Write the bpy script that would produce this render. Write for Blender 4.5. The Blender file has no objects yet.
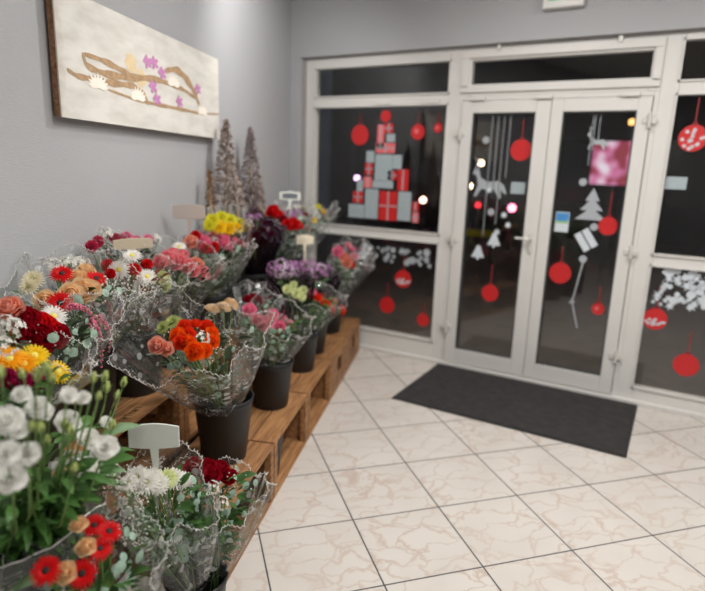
CAM = {'loc': (3.264, -4.521, 1.646), 'rot': [[0.86889, -0.13798, 0.47539], [0.49379, 0.17404, -0.85199], [0.03482, 0.97502, 0.21935]], 'f': 562.91}
MAT_PTS = [(1.658, -0.941, 0.0), (1.679, -0.049, 0.0), (3.245, -0.039, -0.0), (3.23, -0.985, 0.0)]
TILE = ((2.127, -2.4, 0.0), (0.694, 0.72, 0.0), 0.45)
CORNER = (0.058, -0.1, 0.0)
UDIR = (0.32557, -0.94552, -0.0)
NDIR = (0.94552, 0.32557, 0.0)
PIC = (3.176, 1.682, 1.804, 2.285)
PAINT = {'loop': [(3.022, 2.069), (3.01, 2.017), (2.856, 2.008), (2.654, 2.027), (2.473, 2.054), (2.175, 2.048), (2.021, 2.015)], 'loop2': [(3.014, 2.065), (2.871, 2.063), (2.723, 2.041), (2.653, 2.036)], 'loop3': [(2.356, 2.107), (2.233, 2.141), (2.104, 2.103), (2.003, 2.025), (1.968, 1.982)], 'tail': [(3.126, 1.988), (3.069, 1.969), (2.939, 1.978), (2.817, 1.978), (2.657, 1.995), (2.56, 1.969), (2.538, 1.919)], 'tail2': [(2.862, 1.948), (2.663, 1.931), (2.428, 1.931), (2.182, 1.935), (1.971, 1.933), (1.685, 1.957)], 'lotus': [(2.931, 1.962), (2.624, 1.951), (1.924, 1.951), (2.269, 2.064)], 'orchids': [(2.526, 2.121), (2.462, 2.127), (2.387, 2.091), (2.482, 2.013), (2.448, 1.956), (2.212, 1.972), (1.982, 2.067)], 'blot': [(2.672, 2.09), (2.592, 2.036)]}
BOUQUETS = [{'name': 'mixed_bouquet', 'label': 'bouquet of orange roses around white statice, in wavy clear wrap, front row', 'base': (2.95, 0.6, 0.31), 'R': 0.27, 'heads': [('rose', 'orange', (3.474, 0.66, 1.058), 0.85), ('rose', 'orange_red', (3.305, 0.6, 1.043), 0.85), ('rose', 'orange_red', (3.173, 0.58, 1.018), 0.8), ('rose', 'orange_red', (3.148, 0.62, 1.003), 0.9), ('rose', 'orange', (3.223, 0.68, 0.999), 0.8), ('rose', 'orange', (3.313, 0.72, 0.993), 0.9), ('rose', 'orange', (3.52, 0.72, 1.048), 0.9), ('rose', 'orange', (3.543, 0.76, 1.031), 1.0), ('rose', 'orange_red', (3.524, 0.7, 1.051), 0.8), ('rose', 'orange', (3.467, 0.76, 1.01), 0.8), ('rose', 'orange_red', (3.432, 0.68, 1.051), 0.8), ('statice', 'white', (3.371, 0.7, 1.02), 1.2), ('rose', 'salmon', (3.425, 0.55, 0.996), 1.0), ('rose', 'salmon', (3.41, 0.58, 0.979), 0.8), ('chrysanthemum', 'pale_green', (3.211, 0.5, 1.026), 1.2), ('chrysanthemum', 'pale_green', (3.254, 0.48, 1.011), 0.9), ('rose', 'peach', (2.933, 0.55, 1.022), 1.1), ('rose', 'peach', (2.835, 0.56, 1.005), 1.1), ('rose', 'peach', (2.716, 0.55, 0.991), 1.1)], 'fill': 'lace'}, {'name': 'rose_bouquet', 'label': 'bouquet of only pale pink roses, right of the orange roses on the front row', 'base': (2.33, 0.62, 0.31), 'R': 0.2, 'heads': [('rose', 'pink', (2.672, 0.62, 0.956), 1.1), ('rose', 'pale_pink', (2.623, 0.68, 0.877), 1.2), ('rose', 'pale_pink', (2.378, 0.64, 0.848), 1.1), ('rose', 'pink', (2.423, 0.7, 0.808), 1.1), ('rose', 'pink', (2.15, 0.68, 0.757), 1.1), ('rose', 'pink', (2.223, 0.6, 0.835), 1.0), ('rose', 'pale_pink', (2.669, 0.66, 0.908), 1.0), ('rose', 'pink', (2.159, 0.64, 0.786), 1.0)], 'fill': 'euc'}, {'name': 'crimson_bouquet', 'label': 'small crimson bouquet half hidden behind the pale pink roses', 'base': (2.27, 0.5, 0.31), 'R': 0.15, 'heads': [('carnation', 'crimson', (2.23, 0.44, 0.895), 1.0), ('carnation', 'crimson', (1.994, 0.44, 0.836), 1.0), ('rose', 'crimson', (2.008, 0.4, 0.862), 1.0), ('carnation', 'crimson', (1.804, 0.42, 0.812), 1.0)], 'fill': 'lace'}, {'name': 'mixed_bouquet', 'label': 'bouquet with cream chrysanthemums on its left and orange red roses on its right', 'base': (1.72, 0.62, 0.31), 'R': 0.19, 'heads': [('chrysanthemum', 'cream_green', (1.974, 0.6, 0.913), 1.0), ('chrysanthemum', 'cream_green', (1.913, 0.64, 0.879), 1.1), ('chrysanthemum', 'cream_green', (1.749, 0.64, 0.864), 1.0), ('chrysanthemum', 'cream_green', (1.777, 0.58, 0.899), 1.0), ('chrysanthemum', 'cream_green', (1.916, 0.68, 0.857), 0.9), ('rose', 'pink', (1.591, 0.66, 0.826), 1.0), ('rose', 'orange_red', (1.58, 0.7, 0.792), 1.1), ('rose', 'orange_red', (1.506, 0.74, 0.736), 1.1), ('rose', 'orange_red', (1.422, 0.78, 0.676), 1.1), ('rose', 'orange', (1.236, 0.7, 0.71), 1.1), ('rose', 'orange_red', (1.189, 0.8, 0.607), 1.1), ('rose', 'salmon', (1.207, 0.74, 0.684), 1.0), ('rose', 'orange_red', (1.316, 0.68, 0.741), 1.0)], 'fill': 'leafy'}, {'name': 'statice_bouquet', 'label': 'lilac statice bouquet in black edged wrap, left one below the small cream price card', 'base': (1.48, 0.55, 0.31), 'R': 0.17, 'heads': [('statice', 'lilac', (2.004, 0.52, 1.044), 1.6), ('statice', 'white_lilac', (1.783, 0.5, 1.026), 1.7), ('statice', 'lilac', (1.582, 0.5, 1.0), 1.6), ('statice', 'white_lilac', (1.968, 0.54, 1.021), 1.5), ('statice', 'lilac', (1.41, 0.5, 0.973), 1.6), ('statice', 'white_lilac', (1.781, 0.54, 0.995), 1.7), ('statice', 'lilac', (1.621, 0.54, 0.968), 1.5)], 'fill': 'none', 'dark': 1, 'front': 0.78, 'dip': 0.05}, {'name': 'statice_bouquet', 'label': 'lilac statice bouquet in black edged wrap, right one below the small cream price card', 'base': (1.2, 0.62, 0.31), 'R': 0.17, 'heads': [('statice', 'lilac', (1.54, 0.58, 0.985), 1.7), ('statice', 'lilac', (1.323, 0.58, 0.957), 1.8), ('statice', 'white_lilac', (1.129, 0.6, 0.92), 1.8), ('statice', 'lilac', (0.942, 0.62, 0.875), 1.6), ('statice', 'lilac', (1.331, 0.62, 0.917), 1.7), ('statice', 'white_lilac', (1.507, 0.6, 0.946), 1.6), ('statice', 'lilac', (1.163, 0.64, 0.882), 1.5)], 'fill': 'none', 'dark': 1, 'front': 0.78, 'dip': 0.05}, {'name': 'mixed_bouquet', 'label': 'pink bouquet in clear wrap closest to the shop window, end of the front row', 'base': (0.78, 0.6, 0.31), 'R': 0.19, 'heads': [('rose', 'pink', (1.054, 0.72, 1.032), 1.3), ('rose', 'salmon', (0.988, 0.78, 0.941), 1.3), ('rose', 'pale_pink', (0.53, 0.76, 0.921), 1.4), ('rose', 'pink', (0.053, 0.74, 0.908), 1.2), ('carnation', 'red', (0.878, 0.8, 0.901), 1.1), ('rose', 'salmon', (0.954, 0.74, 0.98), 1.2), ('rose', 'pink', (0.467, 0.72, 0.979), 1.2), ('carnation', 'crimson', (-0.066, 0.78, 0.856), 1.1), ('rose', 'pale_pink', (0.553, 0.7, 1.023), 1.0)], 'fill': 'lace'}, {'name': 'gerbera_bouquet', 'label': 'bouquet of red gerberas and peach roses against the wall, left of the white gerberas', 'base': (3.35, 0.19, 0.62), 'R': 0.23, 'heads': [('gerbera', 'red', (3.441, 0.2, 1.237), 1.0), ('gerbera', 'red', (3.333, 0.26, 1.203), 1.0), ('gerbera', 'red', (3.59, 0.3, 1.171), 1.0), ('rose', 'peach', (3.298, 0.2, 1.24), 1.1), ('rose', 'peach', (3.381, 0.22, 1.221), 1.1), ('rose', 'peach', (3.51, 0.28, 1.187), 1.3), ('rose', 'peach', (3.44, 0.28, 1.184), 1.5), ('rose', 'peach', (3.388, 0.28, 1.185), 1.2), ('rose', 'peach', (3.602, 0.25, 1.177), 1.2), ('rose', 'peach', (3.6, 0.27, 1.168), 1.0), ('chrysanthemum', 'cream', (3.542, 0.16, 1.235), 1.2), ('chrysanthemum', 'cream', (3.575, 0.17, 1.217), 1.0), ('statice', 'white', (3.425, 0.15, 1.272), 1.2), ('statice', 'white', (3.338, 0.15, 1.27), 1.2), ('statice', 'white', (3.257, 0.15, 1.258), 1.2)], 'fill': 'euc'}, {'name': 'mixed_bouquet', 'label': 'bouquet of white gerberas, red carnations and one cream rose with gypsophila below', 'base': (3.0, 0.2, 0.62), 'R': 0.22, 'heads': [('gerbera', 'white', (3.1, 0.27, 1.259), 1.0), ('gerbera', 'white', (3.243, 0.3, 1.226), 1.0), ('gerbera', 'white', (3.077, 0.32, 1.169), 1.0), ('carnation', 'red', (3.138, 0.3, 1.216), 1.0), ('carnation', 'red', (3.004, 0.28, 1.215), 1.0), ('carnation', 'red', (3.23, 0.24, 1.243), 1.0), ('carnation', 'red', (3.273, 0.28, 1.217), 0.8), ('rose', 'cream_green', (2.982, 0.35, 1.14), 1.4), ('gypsophila', 'white', (3.341, 0.3, 1.165), 1.5), ('gypsophila', 'white', (3.238, 0.34, 1.155), 1.6), ('gypsophila', 'white', (3.18, 0.36, 1.12), 1.4), ('gypsophila', 'white', (3.126, 0.36, 1.125), 1.3)], 'fill': 'brown'}, {'name': 'mixed_bouquet', 'label': 'low bouquet of pink and white blooms tucked against the wall behind the white gerberas', 'base': (2.93, 0.14, 0.62), 'R': 0.17, 'heads': [('carnation', 'deep_pink', (3.083, 0.1, 1.31), 1.0), ('carnation', 'deep_pink', (2.984, 0.12, 1.313), 1.0), ('carnation', 'pink', (2.81, 0.12, 1.289), 1.0), ('statice', 'white', (3.031, 0.1, 1.339), 1.2), ('carnation', 'pink', (2.899, 0.12, 1.312), 1.0), ('statice', 'white', (2.62, 0.12, 1.272), 1.2), ('carnation', 'deep_pink', (3.153, 0.12, 1.299), 1.0), ('rose', 'pink', (2.696, 0.12, 1.281), 1.0)], 'fill': 'lace', 'front': 0.82, 'dip': 0.1}, {'name': 'rose_bouquet', 'label': 'large bouquet of coral pink roses with one white gerbera', 'base': (2.62, 0.2, 0.62), 'R': 0.21, 'heads': [('rose', 'coral', (2.866, 0.3, 1.222), 1.2), ('rose', 'coral', (2.811, 0.32, 1.202), 1.4), ('rose', 'coral', (2.763, 0.34, 1.176), 1.3), ('rose', 'coral', (2.732, 0.36, 1.148), 1.2), ('rose', 'coral', (2.666, 0.38, 1.124), 1.3), ('rose', 'coral', (2.929, 0.3, 1.214), 1.1), ('rose', 'coral', (2.683, 0.28, 1.21), 1.1), ('rose', 'salmon', (2.647, 0.34, 1.163), 1.1), ('gerbera', 'white', (2.635, 0.24, 1.235), 0.9), ('rose', 'coral', (2.744, 0.26, 1.226), 1.0)], 'fill': 'dark'}, {'name': 'mixed_bouquet', 'label': 'bouquet of pink roses and red carnations below the yellow chrysanthemums', 'base': (2.2, 0.2, 0.62), 'R': 0.2, 'heads': [('carnation', 'red', (2.456, 0.24, 1.276), 1.1), ('carnation', 'red', (2.412, 0.32, 1.212), 1.3), ('carnation', 'red', (2.498, 0.32, 1.218), 1.1), ('rose', 'pink', (2.447, 0.28, 1.241), 1.4), ('rose', 'pink', (2.2, 0.28, 1.229), 1.3), ('rose', 'pink', (2.098, 0.28, 1.229), 1.2), ('rose', 'salmon', (2.555, 0.26, 1.257), 1.2), ('carnation', 'red', (2.046, 0.34, 1.19), 1.2), ('rose', 'pink', (2.041, 0.3, 1.206), 1.2), ('rose', 'pink', (2.205, 0.24, 1.255), 1.1), ('statice', 'white', (2.353, 0.3, 1.242), 0.8), ('rose', 'pink', (2.21, 0.32, 1.198), 1.1)], 'fill': 'lace'}, {'name': 'chrysanthemum_bouquet', 'label': 'bunch of bright yellow chrysanthemums in front of the silver trees', 'base': (1.85, 0.17, 0.62), 'R': 0.16, 'heads': [('chrysanthemum', 'lemon', (2.263, 0.25, 1.34), 1.3), ('chrysanthemum', 'lemon', (2.14, 0.25, 1.348), 1.3), ('chrysanthemum', 'lemon', (1.993, 0.25, 1.331), 1.3), ('chrysanthemum', 'yellow', (2.239, 0.28, 1.301), 1.3), ('chrysanthemum', 'yellow', (2.097, 0.28, 1.282), 1.4), ('chrysanthemum', 'yellow', (1.957, 0.28, 1.275), 1.3), ('chrysanthemum', 'lemon', (1.89, 0.26, 1.311), 1.2), ('chrysanthemum', 'lemon', (2.347, 0.27, 1.321), 1.1)], 'fill': 'none'}, {'name': 'dark_bouquet', 'label': 'dark purple and wine coloured bouquet in dark wrap, right of the yellow chrysanthemums', 'base': (1.5, 0.22, 0.62), 'R': 0.14, 'heads': [('carnation', 'plum', (1.753, 0.28, 1.262), 1.2), ('statice', 'lilac', (1.512, 0.24, 1.307), 1.3), ('carnation', 'plum', (1.456, 0.3, 1.264), 1.3), ('carnation', 'wine', (1.636, 0.32, 1.214), 1.4), ('carnation', 'plum', (1.548, 0.36, 1.193), 1.4), ('carnation', 'wine', (1.77, 0.32, 1.201), 1.2), ('statice', 'lilac', (1.612, 0.22, 1.307), 1.2), ('carnation', 'plum', (1.371, 0.36, 1.218), 1.3), ('carnation', 'wine', (1.711, 0.36, 1.171), 1.2)], 'fill': 'wine', 'dark': 1}, {'name': 'mixed_bouquet', 'label': 'bouquet of red, lilac and white blooms under the white rimmed price card', 'base': (1.12, 0.22, 0.62), 'R': 0.17, 'heads': [('rose', 'red', (1.37, 0.3, 1.335), 1.5), ('carnation', 'red', (1.272, 0.32, 1.308), 1.4), ('statice', 'lilac', (1.17, 0.38, 1.303), 1.5), ('statice', 'lilac', (1.052, 0.4, 1.304), 1.4), ('carnation', 'red', (1.333, 0.4, 1.245), 1.5), ('rose', 'red', (1.225, 0.42, 1.244), 1.4), ('carnation', 'red', (1.133, 0.44, 1.222), 1.2), ('statice', 'white', (0.943, 0.36, 1.348), 1.3), ('statice', 'white', (1.116, 0.34, 1.342), 1.2), ('chrysanthemum', 'cream', (0.81, 0.38, 1.326), 1.1), ('carnation', 'crimson', (1.302, 0.36, 1.276), 1.2), ('carnation', 'crimson', (0.893, 0.42, 1.286), 1.1)], 'fill': 'lace'}, {'name': 'mixed_bouquet', 'label': 'small bouquet of yellow and white blooms, last of the back row beside the window', 'base': (0.72, 0.22, 0.62), 'R': 0.15, 'heads': [('chrysanthemum', 'yellow', (0.366, 0.44, 1.276), 1.1), ('chrysanthemum', 'peach', (0.283, 0.44, 1.218), 1.1), ('statice', 'white', (0.675, 0.42, 1.303), 1.4), ('statice', 'white', (0.581, 0.44, 1.257), 1.2), ('chrysanthemum', 'yellow', (0.713, 0.44, 1.225), 0.8), ('chrysanthemum', 'lemon', (0.507, 0.42, 1.327), 1.0)], 'fill': 'lace'}, {'name': 'mixed_bouquet', 'label': 'bouquet of dark red roses, one white gerbera and drooping pink amaranth, at the left', 'base': (3.7, 0.26, 0.62), 'R': 0.2, 'heads': [('rose', 'crimson', (3.844, 0.42, 1.137), 1.6), ('rose', 'crimson', (3.841, 0.38, 1.19), 1.2), ('rose', 'red', (3.798, 0.42, 1.145), 1.3), ('rose', 'crimson', (3.787, 0.44, 1.128), 1.1), ('rose', 'crimson', (3.873, 0.4, 1.156), 1.2), ('rose', 'red', (3.808, 0.4, 1.168), 1.2), ('gerbera', 'white', (3.727, 0.38, 1.164), 1.0), ('rose', 'salmon', (3.855, 0.34, 1.226), 1.2), ('statice', 'white', (3.937, 0.42, 1.187), 1.2), ('statice', 'white', (3.937, 0.4, 1.202), 1.0), ('amaranth', 'pink', (3.647, 0.38, 1.167), 1.0), ('amaranth', 'pink', (3.617, 0.42, 1.122), 1.1), ('amaranth', 'pink', (3.546, 0.4, 1.116), 0.9)], 'fill': 'lace'}, {'name': 'gerbera_bouquet', 'label': 'bouquet of yellow gerberas with a magenta bloom, just above the white lisianthus', 'base': (4.0, 0.27, 0.62), 'R': 0.18, 'heads': [('gerbera', 'yellow', (3.913, 0.46, 1.105), 1.0), ('gerbera', 'yellow', (3.899, 0.52, 1.059), 0.9), ('gerbera', 'amber', (4.001, 0.46, 1.126), 1.0), ('gerbera', 'amber', (3.974, 0.48, 1.105), 0.8), ('statice', 'white', (3.992, 0.44, 1.154), 1.3), ('carnation', 'magenta', (4.016, 0.5, 1.074), 1.1), ('carnation', 'magenta', (4.063, 0.5, 1.103), 1.0), ('carnation', 'magenta', (3.96, 0.5, 1.056), 0.9)], 'fill': 'leafy'}, {'name': 'gerbera_bouquet', 'label': 'bouquet of red gerberas and peach roses in clear wrap, lowest one at the bottom left', 'base': (4.08, 0.76, 0.0), 'R': 0.17, 'heads': [('gerbera', 'red', (4.115, 0.76, 0.756), 0.72), ('gerbera', 'red', (4.115, 0.8, 0.745), 0.8), ('gerbera', 'red', (4.284, 0.76, 0.759), 0.8), ('gerbera', 'red', (4.222, 0.8, 0.71), 0.8), ('gerbera', 'red', (4.153, 0.8, 0.725), 0.75), ('rose', 'peach', (4.171, 0.76, 0.802), 0.65), ('rose', 'peach', (4.179, 0.78, 0.749), 0.75), ('rose', 'peach', (4.255, 0.78, 0.734), 0.75)], 'fill': 'euc', 'front': 1.0}, {'name': 'white_bouquet', 'label': 'bouquet of small white chrysanthemums and gypsophila below the large white price card', 'base': (3.7, 0.8, 0.0), 'R': 0.17, 'heads': [('chrysanthemum', 'white', (3.87, 0.76, 0.734), 1.1), ('chrysanthemum', 'white', (3.845, 0.78, 0.716), 1.0), ('chrysanthemum', 'white', (3.751, 0.78, 0.681), 1.1), ('chrysanthemum', 'white', (3.725, 0.8, 0.662), 1.0), ('chrysanthemum', 'white', (3.887, 0.74, 0.76), 1.0), ('chrysanthemum', 'cream_green', (3.793, 0.78, 0.705), 1.0), ('chrysanthemum', 'white', (3.963, 0.76, 0.788), 0.8), ('chrysanthemum', 'white', (3.809, 0.74, 0.719), 0.9), ('gypsophila', 'white', (3.977, 0.74, 0.8), 1.2), ('gypsophila', 'white', (4.007, 0.8, 0.752), 1.1), ('gypsophila', 'white', (4.04, 0.82, 0.697), 1.1)], 'fill': 'euc2', 'front': 0.92, 'dip': 0.1}, {'name': 'rose_bouquet', 'label': 'bouquet of dark crimson roses in frilled clear wrap, leaning over the tiles', 'base': (3.6, 0.84, 0.0), 'R': 0.19, 'heads': [('rose', 'crimson', (3.614, 0.78, 0.651), 1.1), ('rose', 'crimson', (3.566, 0.8, 0.619), 1.2), ('rose', 'crimson', (3.503, 0.82, 0.591), 1.2), ('rose', 'crimson', (3.509, 0.86, 0.565), 1.0), ('rose', 'crimson', (3.605, 0.84, 0.621), 1.0), ('statice', 'white', (3.686, 0.88, 0.626), 0.8), ('statice', 'white', (3.708, 0.92, 0.588), 0.8)], 'fill': 'euc2', 'front': 0.88, 'dip': 0.05}]
LIS = {'blooms': [((4.319, 0.738, 1.135), 1.3), ((4.281, 0.717, 1.093), 1.1), ((4.178, 0.763, 1.07), 1.3), ((4.224, 0.725, 1.121), 1.1), ((4.249, 0.711, 1.158), 0.9), ((4.115, 0.764, 0.997), 1.1), ((4.17, 0.847, 1.013), 1.25), ((4.377, 0.828, 1.101), 1.0), ((4.421, 0.822, 1.125), 1.1), ((4.096, 0.736, 0.906), 1.3), ((4.382, 0.786, 1.048), 1.35), ((4.014, 0.744, 0.99), 0.8), ((4.184, 0.728, 0.954), 0.6), ((4.017, 0.717, 0.9), 0.9), ((4.216, 0.734, 1.107), 0.9), ((4.276, 0.848, 1.181), 0.8), ((4.216, 0.833, 1.149), 0.7)], 'buds': [(4.176, 0.829, 1.163), (4.139, 0.828, 1.151), (3.921, 0.731, 1.043), (4.019, 0.75, 1.067), (4.306, 0.8, 1.211), (4.297, 0.817, 1.225), (4.377, 0.837, 1.145), (4.357, 0.841, 1.132), (4.196, 0.714, 1.008), (4.224, 0.797, 1.055), (4.092, 0.807, 1.007), (4.029, 0.781, 1.058), (4.314, 0.728, 1.213), (4.17, 0.776, 1.104), (4.242, 0.714, 1.185), (4.287, 0.85, 1.011), (4.179, 0.838, 1.123), (4.226, 0.788, 1.071), (4.202, 0.748, 1.164)]}
CARDS = [('large white blank price card on a stake among the small white chrysanthemums', (3.788, 0.74, 0.834), 0.15, 0.085, 0.32, 'white', -0.15), ('beige price card on a stake behind the pink and red bouquet', (2.356, 0.16, 1.386), 0.17, 0.085, 0.3, 'beige', 0), ('long beige price card seen above the white gerberas', (2.975, 0.2, 1.29), 0.17, 0.05, 0.3, 'tan', 0.4), ('small cream price card on a stake above the lilac statice', (1.205, 0.5, 1.121), 0.13, 0.075, 0.3, 'cream', 0.3), ('white price card with dark centre on the back row near the silver trees', (0.934, 0.3, 1.422), 0.165, 0.07, 0.3, 'framed', 0)]
BAUB = [((0.744, 1.942), 0.105, 2.12, 'plain'), ((1.3, 1.968), 0.075, 2.12, 'glint'), ((1.477, 1.999), 0.045, 2.12, 'glint'), ((2.171, 1.833), 0.097, 2.06, 'plain'), ((2.031, 0.681), 0.085, 0.92, 'plain'), ((2.562, 0.914), 0.098, 1.12, 'plain'), ((2.857, 1.301), 0.08, 1.55, 'plain'), ((2.865, 0.672), 0.055, 0.85, 'glint'), ((3.308, 1.928), 0.105, 2.19, 'snow'), ((3.253, 0.657), 0.095, 0.9, 'band'), ((3.492, 0.353), 0.1, 0.6, 'plain'), ((1.092, 0.437), 0.09, 0.65, 'plain'), ((1.238, 0.699), 0.095, 0.92, 'band'), ((1.454, 0.354), 0.07, 0.5, 'plain')]
PARCELS = [(0.914, 1.819, 0.988, 2.032, 'rw'), (0.984, 1.956, 1.07, 2.042, 'r'), (1.006, 1.881, 1.094, 1.954, 'w'), (0.906, 1.787, 1.099, 1.879, 'rw'), (0.814, 1.704, 0.899, 1.81, 'w'), (0.905, 1.551, 1.077, 1.782, 'w'), (1.074, 1.656, 1.168, 1.78, 'w'), (0.806, 1.598, 0.889, 1.705, 'r'), (1.131, 1.473, 1.24, 1.66, 'rw2'), (1.033, 1.56, 1.127, 1.643, 'r'), (0.798, 1.483, 0.883, 1.586, 'rw'), (0.728, 1.448, 0.796, 1.56, 'w'), (0.886, 1.486, 1.097, 1.554, 'w'), (0.692, 1.344, 0.8, 1.452, 'r'), (0.817, 1.21, 0.956, 1.48, 'w'), (0.962, 1.206, 1.143, 1.466, 'r2'), (1.147, 1.214, 1.277, 1.47, 'w'), (0.649, 1.21, 0.817, 1.336, 'w'), (1.282, 1.306, 1.353, 1.389, 'r'), (1.288, 1.206, 1.355, 1.302, 'rw')]
PTOP = (0.992, 2.099)
DECAL = {'lstr': [(1.93, 2.073), (1.977, 2.073), (2.024, 2.072), (2.071, 2.072), (1.948, 1.518), (2.043, 1.188), (2.087, 1.328), (2.126, 1.251)], 'deer': (1.952, 1.558), 'bells': [(1.901, 1.011), (2.025, 1.122), (1.98, 1.345), (1.889, 1.906)], 'rstr': [(2.654, 2.086), (2.694, 2.085), (2.734, 2.085), (2.683, 1.841), (2.715, 1.912), (2.668, 1.734)], 'rdeer': (2.717, 1.898), 'rtree': (2.73, 1.446), 'rgift': (2.719, 1.185), 'rball': [(2.648, 1.61), (2.715, 1.04), (2.763, 1.286)], 'rrib': [(2.718, 1.017), (2.675, 0.699), (2.734, 0.5)], 'lowL': [(0.911, 0.965), (1.552, 0.836)], 'lowR': [(3.183, 1.025), (3.534, 0.826)]}
PAPERS = [((2.176, 1.545), 0.11, 0.09, 'grey'), ((3.25, 1.628), 0.13, 0.085, 'grey'), ((2.533, 1.306), 0.1, 0.15, 'poster')]
OUT = {'screen': ((2.06, 5.0, 2.187), (2.694, 5.0, 1.543)), 'lamps': [((2.244, 7.0, 0.699), 0.16, 'warm'), ((-0.898, 9.0, 1.889), 0.12, 'warm'), ((-1.123, 9.0, 1.339), 0.1, 'warm'), ((0.184, 8.0, 0.934), 0.16, 'pink'), ((-4.271, 9.0, 1.41), 0.13, 'lilac'), ((-2.326, 9.0, 0.935), 0.14, 'rose'), ((2.473, 6.0, 2.546), 0.1, 'amber'), ((-0.579, 8.0, 0.952), 0.12, 'red')], 'yellow': ((-0.217, 6.0, 0.532), (0.417, 6.0, 0.435)), 'tank': None}
SIGN = ((2.264, -0.12, 2.793), (2.523, -0.12, 2.793))
LAMPS = [(2.2, -1.6, 32), (4.2, -1.6, 38), (3.2, -2.7, 34), (4.9, -3.2, 30), (4.4, -6.2, 26)]
SPOTS = [((2.5, -3.3, 3.05), (1.95, -3.8, 1.0), 42, 75), ((1.3, -1.45, 3.05), (.3, -.8, 2.1), 50, 120), ((1.75, -2.6, 3.0), (1.15, -2.3, .9), 22, 80)]  # first spot is an added lamp that brightens the near-left flowers
EXPO = 0.03
import bpy, math, random
from mathutils import Vector, Matrix, Quaternion
PI = math.pi
random.seed(11)
COL = bpy.context.scene.collection
UX, UY = UDIR[0], UDIR[1]; NX, NY = NDIR[0], NDIR[1]
RZ = math.atan2(UY, UX)
def W(s, d, z=0.0):
    return Vector((CORNER[0]+UX*s+NX*d, CORNER[1]+UY*s+NY*d, z))
def Wp(q): return W(*q)

# ---------------------------------------------------------------- materials
def newmat(name):
    m = bpy.data.materials.new(name); m.use_nodes = True
    nt = m.node_tree; return m, nt, nt.nodes['Principled BSDF'], nt.nodes['Material Output']
def N(nt, t, **k):
    n = nt.nodes.new(t)
    for a, b in k.items():
        if a.startswith('i_'): n.inputs[a[2:].replace('_', ' ')].default_value = b
        else: setattr(n, a, b)
    return n
def math_(nt, op, a, b=None, c=None):
    n = nt.nodes.new('ShaderNodeMath'); n.operation = op
    for i, v in enumerate((a, b, c)):
        if v is None: continue
        if isinstance(v, (int, float)): n.inputs[i].default_value = v
        else: nt.links.new(v, n.inputs[i])
    return n.outputs[0]
def mixc(nt, fac, a, b, mode='MIX'):
    n = nt.nodes.new('ShaderNodeMix'); n.data_type = 'RGBA'; n.blend_type = mode
    for i, v in ((0, fac), (6, a), (7, b)):
        if isinstance(v, (int, float)): n.inputs[i].default_value = v
        elif isinstance(v, tuple): n.inputs[i].default_value = v if len(v) == 4 else (*v, 1)
        else: nt.links.new(v, n.inputs[i])
    return n.outputs[2]
def lin(c): return tuple(((x/12.92) if x <= .04045 else ((x+.055)/1.055)**2.4) for x in [v/255 for v in c])
def plain(name, rgb, rough=.5, metal=0, var=.12, scale=30, bump=0, spec=.5, coat=0, sub=0):
    m, nt, b, o = newmat(name)
    c = lin(rgb)
    tc = N(nt, 'ShaderNodeTexCoord'); nz = N(nt, 'ShaderNodeTexNoise'); nz.inputs['Scale'].default_value = scale
    nt.links.new(tc.outputs['Object'], nz.inputs['Vector'])
    lo = tuple(x*(1-var) for x in c); hi = tuple(min(1, x*(1+var)) for x in c)
    nt.links.new(mixc(nt, nz.outputs[0], lo, hi), b.inputs['Base Color'])
    b.inputs['Roughness'].default_value = rough; b.inputs['Metallic'].default_value = metal
    b.inputs['Specular IOR Level'].default_value = spec
    if coat: b.inputs['Coat Weight'].default_value = coat
    if bump:
        bp = N(nt, 'ShaderNodeBump'); bp.inputs['Strength'].default_value = bump; bp.inputs['Distance'].default_value = .003
        nt.links.new(nz.outputs[0], bp.inputs['Height']); nt.links.new(bp.outputs[0], b.inputs['Normal'])
    return m
def emis(name, rgb, st):
    m, nt, b, o = newmat(name); b.inputs['Base Color'].default_value = (*lin(rgb), 1)
    b.inputs['Emission Color'].default_value = (*lin(rgb), 1); b.inputs['Emission Strength'].default_value = st
    return m
PETAL = dict(orange=(250, 105, 22), orange_red=(238, 62, 28), salmon=(246, 178, 156), pale_green=(190, 200, 130), peach=(255, 220, 176),
 pink=(246, 150, 182), pale_pink=(246, 178, 190), coral=(250, 165, 172), deep_pink=(225, 70, 110), red=(225, 24, 30), crimson=(165, 10, 35), cream_green=(228, 234, 180),
 cream=(238, 232, 205), white=(245, 243, 238), lilac=(205, 150, 200), white_lilac=(228, 205, 228), yellow=(252, 212, 30), lemon=(232, 226, 60), amber=(250, 180, 20),
 plum=(95, 25, 65), wine=(75, 10, 35), magenta=(170, 20, 80))
M = {}
PETAL['lis'] = (253, 252, 244)
def petal_mat(c):
    k = 'petal_'+c
    if k not in M:
        m = plain(k, PETAL[c], .55, var=.10, scale=60, spec=.25); nt = m.node_tree; b = nt.nodes['Principled BSDF']; o = nt.nodes['Material Output']
        t = N(nt, 'ShaderNodeBsdfTranslucent'); nt.links.new(b.inputs['Base Color'].links[0].from_socket, t.inputs[0])
        mx = N(nt, 'ShaderNodeMixShader'); mx.inputs[0].default_value = .48; nt.links.new(b.outputs[0], mx.inputs[1]); nt.links.new(t.outputs[0], mx.inputs[2]); nt.links.new(mx.outputs[0], o.inputs[0])
        M[k] = m
    return M[k]
M['leaf'] = plain('leaf_green', (62, 98, 44), .5, var=.5, scale=25)
M['leaf_dark'] = plain('leaf_dark', (48, 68, 42), .5, var=.5, scale=25)
M['leaf_fresh'] = plain('leaf_fresh', (70, 110, 50), .45, var=.4, scale=18)
M['euc'] = plain('eucalyptus', (140, 165, 148), .6, var=.3, scale=30)
M['brownleaf'] = plain('brown_leaf', (110, 62, 45), .6, var=.5, scale=30)
M['wineleaf'] = plain('wine_leaf', (60, 25, 38), .5, var=.5, scale=30)
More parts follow.
